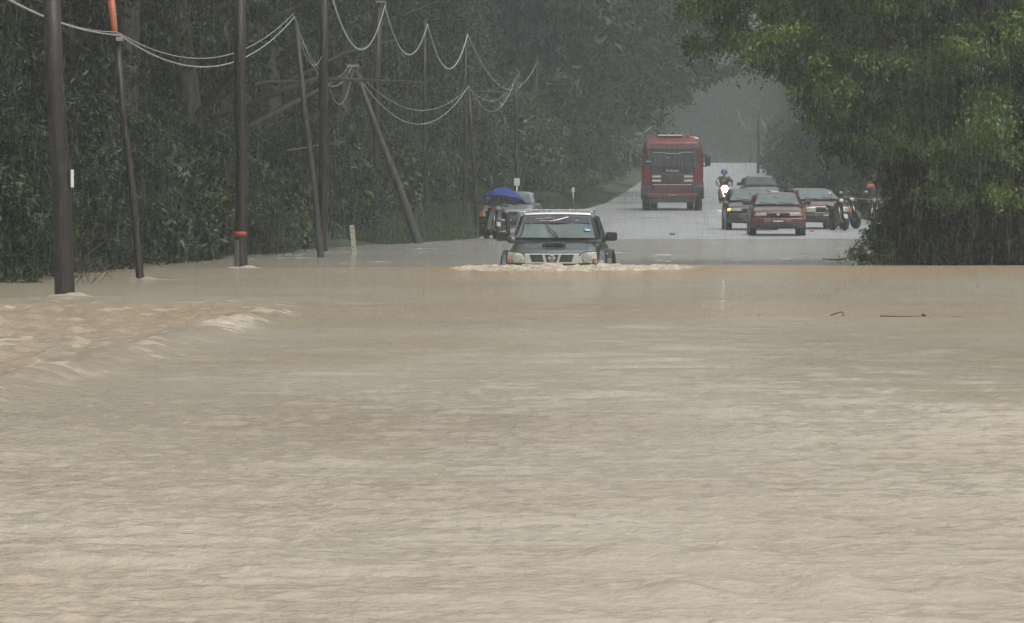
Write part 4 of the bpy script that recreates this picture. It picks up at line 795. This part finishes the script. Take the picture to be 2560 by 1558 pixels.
# ---- motorcycles -----------------------------------------------------------
M_bk = mat('black motorcycle plastic', (.02, .02, .02), .3, coat=.4); M_grey = mat('dull grey plastic', (.10, .11, .11), .5)
def moto(loc, rz, label, shield=None, lit=False, tail=False, group=None, lean=R(4), big=False):
    e = empty('motorcycle', loc, rz, label, 'motorcycle', group, ry=lean); s_ = 1.0
    for y_, nm in ((0, 'wheel'), (1.25, 'wheel')):
        w_ = MB().lathe((0, y_, .28), [(.20, -.03), (.27, -.045), (.285, -.02), (.285, .02), (.27, .045), (.20, .03)], 'x', 26).build(nm, M_tyre, e)
        mb = MB(); mb.lathe((0, y_, .28), [(.205, -.018), (.205, .018), (.19, .018), (.19, -.018)], 'x', 26); mb.lathe((0, y_, .28), [(.05, -.06), (.05, .06)], 'x', 12)
        for k in range(6): a = k * math.pi / 3; mb.tube([(0, y_, .28), (0, y_ + math.cos(a) * .2, .28 + math.sin(a) * .2)], .006, 4)
        mb.build('rim', M_rim, w_)
    for sx in (-.075, .075): MB().tube([(sx, 0, .28), (sx, .14, .60), (sx * .9, .26, .88)], [.018, .022, .022], 8).build('fork', M_steel, e, smooth=True)
    MB().loft([[(x_, .28 * math.cos(a) * 1.05, .28 + .31 * math.sin(a)) for x_ in (-.06, .06)] + [(x_ * .9, .28 * math.cos(a) * .98, .28 + .29 * math.sin(a)) for x_ in (.06, -.06)] for a in [R(q_) for q_ in (40, 70, 100, 130, 160)]]).build('front_fender', M_bk, e)
    MB().tube([(-.34, .34, .99), (-.14, .26, 1.0), (.14, .26, 1.0), (.34, .34, .99)], .016, 8).build('handlebar', M_bk, e, smooth=True)
    MB().ball((0, .22, .93), (.15, .12, .10)).build('cowl', shield or M_bk, e, smooth=True)
    if big: MB().ball((0, .03, .84), (.13, .06, .13)).build('headlight', M_head if lit else M_lens, e, smooth=True)
    else: MB().ball((0, .11, .93), (.085, .05, .06)).build('headlight', M_head if lit else M_lens, e, smooth=True)
    for sx in (-1, 1):
        MB().ball((sx * .19, .18, .88), (.045, .04, .03), 10, 6).build('indicator', M_amber, e, smooth=True)
        o = MB().ball((sx * .30, .26, 1.17), (.065, .02, .045), 12, 7).build('mirror', M_black if sx > 0 else M_steel, e, smooth=True); MB().tube([(sx * .24, .3, 1.0), (sx * .30, .27, 1.15)], .008, 5).build('mirror_stem', M_bk, o)
        MB().loft([[(sx * .04, .33, .90), (sx * .12, .36, .90), (sx * .12, .39, .90), (sx * .04, .36, .90)]] + [[(sx * .05, .36, .78), (sx * .17, .40, .78), (sx * .17, .43, .78), (sx * .05, .39, .78)], [(sx * .08, .43, .5), (sx * .18, .46, .5), (sx * .18, .49, .5), (sx * .08, .46, .5)], [(sx * .05, .50, .28), (sx * .17, .50, .28), (sx * .17, .54, .28), (sx * .05, .54, .28)]]).build('leg_shield', shield or M_bk, e, bevel=.01)
    MB().loft([[(-.06, .30, .84), (.06, .30, .84), (.06, .36, .70), (-.06, .36, .70)], [(-.07, .6, .50), (.07, .6, .50), (.07, .6, .36), (-.07, .6, .36)], [(-.08, .85, .66), (.08, .85, .66), (.08, .8, .40), (-.08, .8, .40)], [(-.09, 1.2, .70), (.09, 1.2, .70), (.08, 1.2, .5), (-.08, 1.2, .5)], [(-.05, 1.5, .74), (.05, 1.5, .74), (.05, 1.5, .64), (-.05, 1.5, .64)]]).build('frame', M_bk, e, bevel=.015)
    MB().loft([[(-.09, .72, .70), (.09, .72, .70), (.11, .72, .77), (-.11, .72, .77)], [(-.13, 1.0, .70), (.13, 1.0, .70), (.13, 1.0, .79), (-.13, 1.0, .79)], [(-.11, 1.45, .74), (.11, 1.45, .74), (.1, 1.45, .82), (-.1, 1.45, .82)]]).build('seat', M_bk, e, bevel=.02)
    MB().tube([(.10, .7, .33), (.13, 1.0, .32), (.14, 1.5, .38)], [.03, .04, .045], 10).build('exhaust', M_steel, e, smooth=True)
    MB().lathe((0, .68, .34), [(.11, -.10), (.13, 0), (.11, .10)], 'x', 16).build('engine', M_grey, e)
    if tail: MB().box((0, 1.52, .80), (.20, .05, .06)).build('tail_light', M_rlens, e, bevel=.01)
    return e
M_head = mat('lit headlamp', (1, .95, .85), .3, emit=(1, .93, .78), estr=30)
# ---- people ----------------------------------------------------------------
def figure(parent, J, bones, m, name='body', root='pelvis'):
    names = list(J); me = bpy.data.meshes.new(name); me.from_pydata([J[k][0] for k in names], [(names.index(a), names.index(b)) for a, b in bones], []); me.materials.append(m)
    o = bpy.data.objects.new('skin_tmp', me); COL.objects.link(o); sk = o.modifiers.new('s', 'SKIN'); sk.use_smooth_shade = True
    for i, k in enumerate(names):
        r_ = J[k][1]; me.skin_vertices[0].data[i].radius = (r_, r_) if not hasattr(r_, '__len__') else r_; me.skin_vertices[0].data[i].use_root = (k == root)
    o.modifiers.new('u', 'SUBSURF').levels = 2; dg = bpy.context.evaluated_depsgraph_get(); m2 = bpy.data.meshes.new_from_object(o.evaluated_get(dg)); m2.name = name; bpy.data.objects.remove(o)
    return link(name, m2, parent)
M_skin = mat('brown skin', (.16, .085, .05), .5, var=.08)
def person(loc, rz, label, J, shirt, trousers, head_m=None, helmet=None, hair=True):
    e = empty('person', loc, rz, label, 'person')
    B = [('pelvis', 'belly'), ('belly', 'chest'), ('chest', 'neck'), ('neck', 'chin'), ('chin', 'head'), ('head', 'crown_')]
    for s in 'LR': B += [('chest', 'sh' + s), ('sh' + s, 'el' + s), ('el' + s, 'wr' + s), ('wr' + s, 'pa' + s), ('pa' + s, 'f1' + s), ('pa' + s, 'f2' + s), ('pa' + s, 'f3' + s), ('wr' + s, 'th' + s), ('pelvis', 'hip' + s), ('hip' + s, 'kn' + s), ('kn' + s, 'an' + s), ('an' + s, 'to' + s)]
    D = {}
    for s, sg in (('L', -1), ('R', 1)):
        wv = Vector(J['wr' + s]); ev = Vector(J['el' + s]); d = (wv - ev).normalized(); D['pa' + s] = (wv + d * .07, (.036, .018)); sd_ = d.cross(Vector((0, 0, 1))); sd_ = sd_.normalized() if sd_.length > .1 else Vector((1, 0, 0))
        for q_, off in (('f1', -.052), ('f2', 0), ('f3', .028)): D[q_ + s] = (wv + d * (.15 - abs(off)) + sd_ * off - Vector((0, 0, .02)), .010)
        D['th' + s] = (wv + d * .07 + sd_ * .05 * sg, .011)
    rad = dict(pelvis=(.145, .11), belly=(.13, .10), chest=(.15, .11), neck=.055, chin=(.06, .065), head=(.085, .10), crown_=(.06, .07))
    for k, v_ in (('sh', .06), ('el', .043), ('wr', .027), ('hip', .085), ('kn', .058), ('an', .04), ('to', .035)): rad[k + 'L'] = rad[k + 'R'] = v_
    JJ = {k: (v_, rad[k]) for k, v_ in J.items()}; JJ.update({k: v_ for k, v_ in D.items()})
    b = figure(e, JJ, B, M_skin)
    def grow(name, keys, bones, m, g_):
        figure(e, {k: (JJ[k][0], tuple(x + g_ for x in JJ[k][1]) if hasattr(JJ[k][1], '__len__') else JJ[k][1] + g_) for k in keys}, bones, m, name, keys[0])
    grow('shirt', ['chest', 'belly', 'pelvis', 'shL', 'shR', 'elL', 'elR'], [('chest', 'belly'), ('belly', 'pelvis'), ('chest', 'shL'), ('chest', 'shR'), ('shL', 'elL'), ('shR', 'elR')], shirt, .032)
    grow('trousers', ['pelvis', 'hipL', 'hipR', 'knL', 'knR', 'anL', 'anR'], [('pelvis', 'hipL'), ('pelvis', 'hipR'), ('hipL', 'knL'), ('hipR', 'knR'), ('knL', 'anL'), ('knR', 'anR')], trousers, .022)
    hc = (Vector(J['head']) + Vector(J['crown_'])) / 2
    for s in (-1, 1):
        MB().tube([Vector(J['an' + 'LR'[s > 0]]) + Vector((0, .05, -.04)), Vector(J['to' + 'LR'[s > 0]]) + Vector((0, -.03, -.01))], [.05, .042], 10).build('shoe', M_bk, e, smooth=True)
        MB().ball(Vector(J['head']) + Vector((s * .032, -.092, .015)), (.014, .01, .01), 8, 6).build('eye', M_white, e, smooth=True)
    MB().ball(Vector(J['head']) + Vector((0, -.105, -.015)), (.015, .02, .022), 8, 6).build('nose', M_skin, e, smooth=True)
    MB().ball(Vector(J['chin']) + Vector((0, -.075, .012)), (.026, .01, .007), 8, 6).build('mouth', mat('lips', (.14, .05, .04), .5), e, smooth=True)
    if helmet: MB().ball(hc + Vector((0, .01, .02)), (.135, .15, .13), 18, 12).build('helmet', helmet, e, smooth=True); MB().box(hc + Vector((0, -.13, -.03)), (.19, .04, .09)).build('visor', M_glass, e, bevel=.02)
    elif hair: MB().ball(hc + Vector((0, .03, .03)), (.10, .11, .10), 16, 10).build('hair', mat('black hair', (.012, .011, .01), .5), e, smooth=True)
    return e
RIDE = dict(pelvis=(0, .86, .86), belly=(0, .80, 1.02), chest=(0, .70, 1.22), neck=(0, .66, 1.36), chin=(0, .62, 1.40), head=(0, .62, 1.47), crown_=(0, .64, 1.54), shL=(-.19, .68, 1.28), shR=(.19, .68, 1.28), elL=(-.33, .50, 1.10), elR=(.33, .50, 1.10), wrL=(-.32, .36, 1.02), wrR=(.32, .36, 1.02), hipL=(-.11, .80, .84), hipR=(.11, .80, .84), knL=(-.20, .42, .72), knR=(.20, .42, .72), anL=(-.17, .62, .33), anR=(.17, .62, .33), toL=(-.18, .46, .28), toR=(.18, .46, .28))
M_jkt = mat('dark rain jacket', (.035, .04, .04), .35, var=.2, coat=.3); M_trs = mat('dark trousers', (.03, .032, .04), .6, var=.2)
M_rust = mat('rusty red fairing', (.28, .05, .04), .35, coat=.4)
g0 = gpos(1812, 233)
moto(g0, R(0), 'motorcycle with its bright headlight on, riding between the red truck and the cars', M_rust, True, lean=0, big=True)
person(g0, R(0), 'rider in a dark rain jacket and blue helmet on the lit motorcycle', RIDE, M_jkt, M_trs, helmet=mat('blue helmet', (.04, .05, .32), .25, coat=.7))
ld = bpy.data.lights.new('headlight_glow', 'SPOT'); ld.energy = 3000; ld.spot_size = R(50); ld.spot_blend = 1; ld.shadow_soft_size = .1; ld.color = (1, .93, .8)
lo_ = bpy.data.objects.new('headlight_glow', ld); COL.objects.link(lo_); lo_.location = (g0[0], g0[1] - .02, g0[2] + .87); lo_.rotation_euler = (R(86), 0, R(0))
g1 = gpos(1238, 161.5); M_sg = mat('silver leg shield', (.28, .30, .30), .3, .3, coat=.4)
moto((g1[0], 161.5, roadz(161.5) - .0), R(12), 'silver fronted motorcycle standing at the flood edge beside the umbrella', M_sg, lean=R(7))
SIT = dict(RIDE); SIT.update(elR=(.30, .55, 1.08), wrR=(.16, .44, 1.18), elL=(-.26, .52, 1.04), wrL=(-.10, .40, 1.16), neck=(0, .62, 1.33), chin=(0, .56, 1.35), head=(0, .55, 1.42), crown_=(0, .58, 1.48), knR=(.26, .40, .70), anR=(.30, .45, .30), toR=(.32, .32, .05), anL=(-.28, .5, .28), toL=(-.3, .36, .05))
SIT['anR'] = (.30, .46, .10); SIT['anL'] = (-.28, .50, .10)
def shr(J, k): return {a: (v_[0], v_[1], v_[2] * k) for a, v_ in J.items()}
person((g1[0] + .16, 161.8, roadz(161.8)), R(10), 'person in a turquoise shirt and dark trousers sheltering under the blue umbrella', shr(SIT, .93), mat('turquoise shirt', (.07, .22, .22), .6, var=.15), M_trs)
# umbrella
M_umb = mat('blue umbrella cloth', (.022, .05, .27), .5, var=.2, scale=4, transl=.25); uc = at(1262, 470, 161.9)
e = empty('umbrella', uc, R(15), 'open blue umbrella held over the person on the silver fronted motorcycle', 'umbrella', rx=R(-9), ry=R(9))
V = [(0, 0, 0)]; Fc = []; N8 = 8; S_ = 5; RR = .66
for j in range(1, S_ + 1):
    for k in range(N8 * 4):
        a = 2 * math.pi * k / (N8 * 4); sc_ = 1 - .10 * (abs(math.sin(a * N8 / 2)) ** 1) * (j / S_); rr_ = RR * j / S_ * sc_
        zz = -.36 * (j / S_) ** 1.8 + (.03 * abs(math.sin(a * N8 / 2)) * (j / S_)); V.append((rr_ * math.cos(a), rr_ * math.sin(a), zz))
n4 = N8 * 4
Fc = [(0, 1 + k, 1 + (k + 1) % n4) for k in range(n4)] + [(1 + (j - 1) * n4 + k, 1 + j * n4 + k, 1 + j * n4 + (k + 1) % n4, 1 + (j - 1) * n4 + (k + 1) % n4) for j in range(1, S_) for k in range(n4)]
o = MB().add(V, Fc).build('canopy', M_umb, e, flip=False); sol = o.modifiers.new('t', 'SOLIDIFY'); sol.thickness = .003
MB().tube([(0, 0, .05), (0, 0, -.75)], .009, 8).build('shaft', M_steel, e, smooth=True); MB().tube([(0, 0, -.72), (0, 0, -.82)], .016, 8).build('handle', M_bk, e, smooth=True)
for k in range(8):
    a = 2 * math.pi * k / 8; MB().tube([(math.cos(a) * RR * q_, math.sin(a) * RR * q_, -.36 * q_ ** 1.8 - .008) for q_ in (.05, .4, .7, 1)], .004, 4).build('rib', M_steel, e)
# motorcycles parked on the right
p_ = at(2112, 578, 177); moto((p_.x, 177, roadz(177) + .02), R(14), 'black motorcycle parked in front of the dark red station wagon', M_bk, lean=R(-5))
p_ = at(2140, 570, 181); moto((p_.x, 181, roadz(181) + .02), R(30), 'black motorcycle squeezed between the two other parked ones', M_bk, lean=R(-5))
p_ = at(2182, 572, 178); e2 = moto((p_.x, 178, roadz(178) + .02), R(-4), 'black motorcycle with an orange red bag on top, nearest the overhanging tree', M_bk, lean=R(4))
o = MB().loft([[(x_, 1.0, 1.30 + b_), (x_, 1.3, 1.30 + b_), (x_, 1.3, 1.42 + b_), (x_, 1.0, 1.44 + b_)] for x_, b_ in ((-.13, .0), (0, .01), (.13, 0))]).build('orange_bag', mat('orange red plastic bag', (.5, .10, .05), .4, var=.2), bevel=.04); o.location = e2.location - Vector((0, 0, -.0)); tag(o, 'small orange red bag resting on top of the parked motorcycle box', 'bag')
o = MB().loft([[(-.2, 1.0, .80), (.2, 1.0, .80), (.2, 1.4, .80), (-.2, 1.4, .80)], [(-.21, .98, 1.0), (.21, .98, 1.0), (.21, 1.42, 1.0), (-.21, 1.42, 1.0)], [(-.18, 1.0, 1.295), (.18, 1.0, 1.295), (.18, 1.36, 1.295), (-.18, 1.36, 1.295)]]).build('cargo_box', M_bk, e2, bevel=.02)
# litter
o = MB().loft([[(x_, 0, 0), (x_, .10 + r_, .01), (x_, .06, .05 + r_), (x_, -.04, .03)] for x_, r_ in ((-.09, 0), (-.03, .03), (.04, .01), (.1, .02))]).build('litter', mat('green plastic wrapper', (.05, .26, .12), .4), bevel=.008); o.location = Vector(gpos(1680, 168)) + Vector((0, 0, .005)); tag(o, 'crumpled green wrapper on the wet road in front of the red truck', 'litter')
o = MB().loft([[(x_, 0, 0), (x_, .12, .0), (x_, .1, .05), (x_, .0, .04)] for x_ in (-.07, 0, .07)]).build('litter', mat('red plastic scrap', (.4, .08, .05), .4), bevel=.008); o.location = Vector(gpos(2030, 174)) + Vector((0, 0, .005)); tag(o, 'red scrap on the road between the maroon sedan and the station wagon', 'litter')
# ------------------------------------------------------------------ rain and haze
M_rain = mat('rain water', (.20, .215, .22), .35, var=.05)
def rain(n_, y0, y1, pw):
    r = np.random.default_rng(31); Yr = y0 + (y1 - y0) * r.random(n_) ** pw; X = (r.random(n_) * 2 - 1) * (.135 * Yr + 1.0)
    Z = r.random(n_) * (.055 * Yr + 1.9); L_ = r.uniform(.10, .26, n_); wd = r.uniform(.00035, .0007, n_) * (1 + Yr / 120)
    b = np.stack([X, Yr, Z], -1); tip = b + np.stack([.035 * L_ + r.normal(0, .01, n_) * L_, 0 * L_, L_], -1)
    m_ = b * .7 + tip * .3; V = [b]
    for k in range(3): V.append(m_ + np.stack([np.cos(k * 2.094) * wd, np.sin(k * 2.094) * wd, 0 * wd], -1))
    V.append(tip); V = np.stack(V, 1).reshape(-1, 3); k = np.arange(n_)[:, None] * 5
    Fa = np.concatenate([k + np.array([[a]]) [0] for a in ((0, 2, 1), (0, 3, 2), (0, 1, 3), (1, 2, 4), (2, 3, 4), (3, 1, 4))], 0)
    o = link('rain', npmesh('rain', V, Fa, M_rain, True)); tag(o, 'falling rain drops over the flooded road', 'rain', kind='stuff')
rain(90000, 40, 200, .8)
hb = MB().box((5, 360, 16.9), (300, 860, 37.2)).build('haze', bpy.data.materials.new('rain haze')); tag(hb, 'pale rain haze over the flooded road', 'haze', kind='stuff')
hm = hb.data.materials[0]; hm.use_nodes = True; n = hm.node_tree.nodes; n.remove(n['Principled BSDF'])
pv = n.new('ShaderNodeVolumePrincipled'); pv.inputs['Density'].default_value = .00078; pv.inputs['Color'].default_value = (.88, .965, .965, 1); pv.inputs['Anisotropy'].default_value = .45
hm.node_tree.links.new(pv.outputs[0], n['Material Output'].inputs['Volume'])
scene.render.engine = 'CYCLES'
scene.cycles.volume_bounces = 1
print('objects', len(bpy.data.objects))
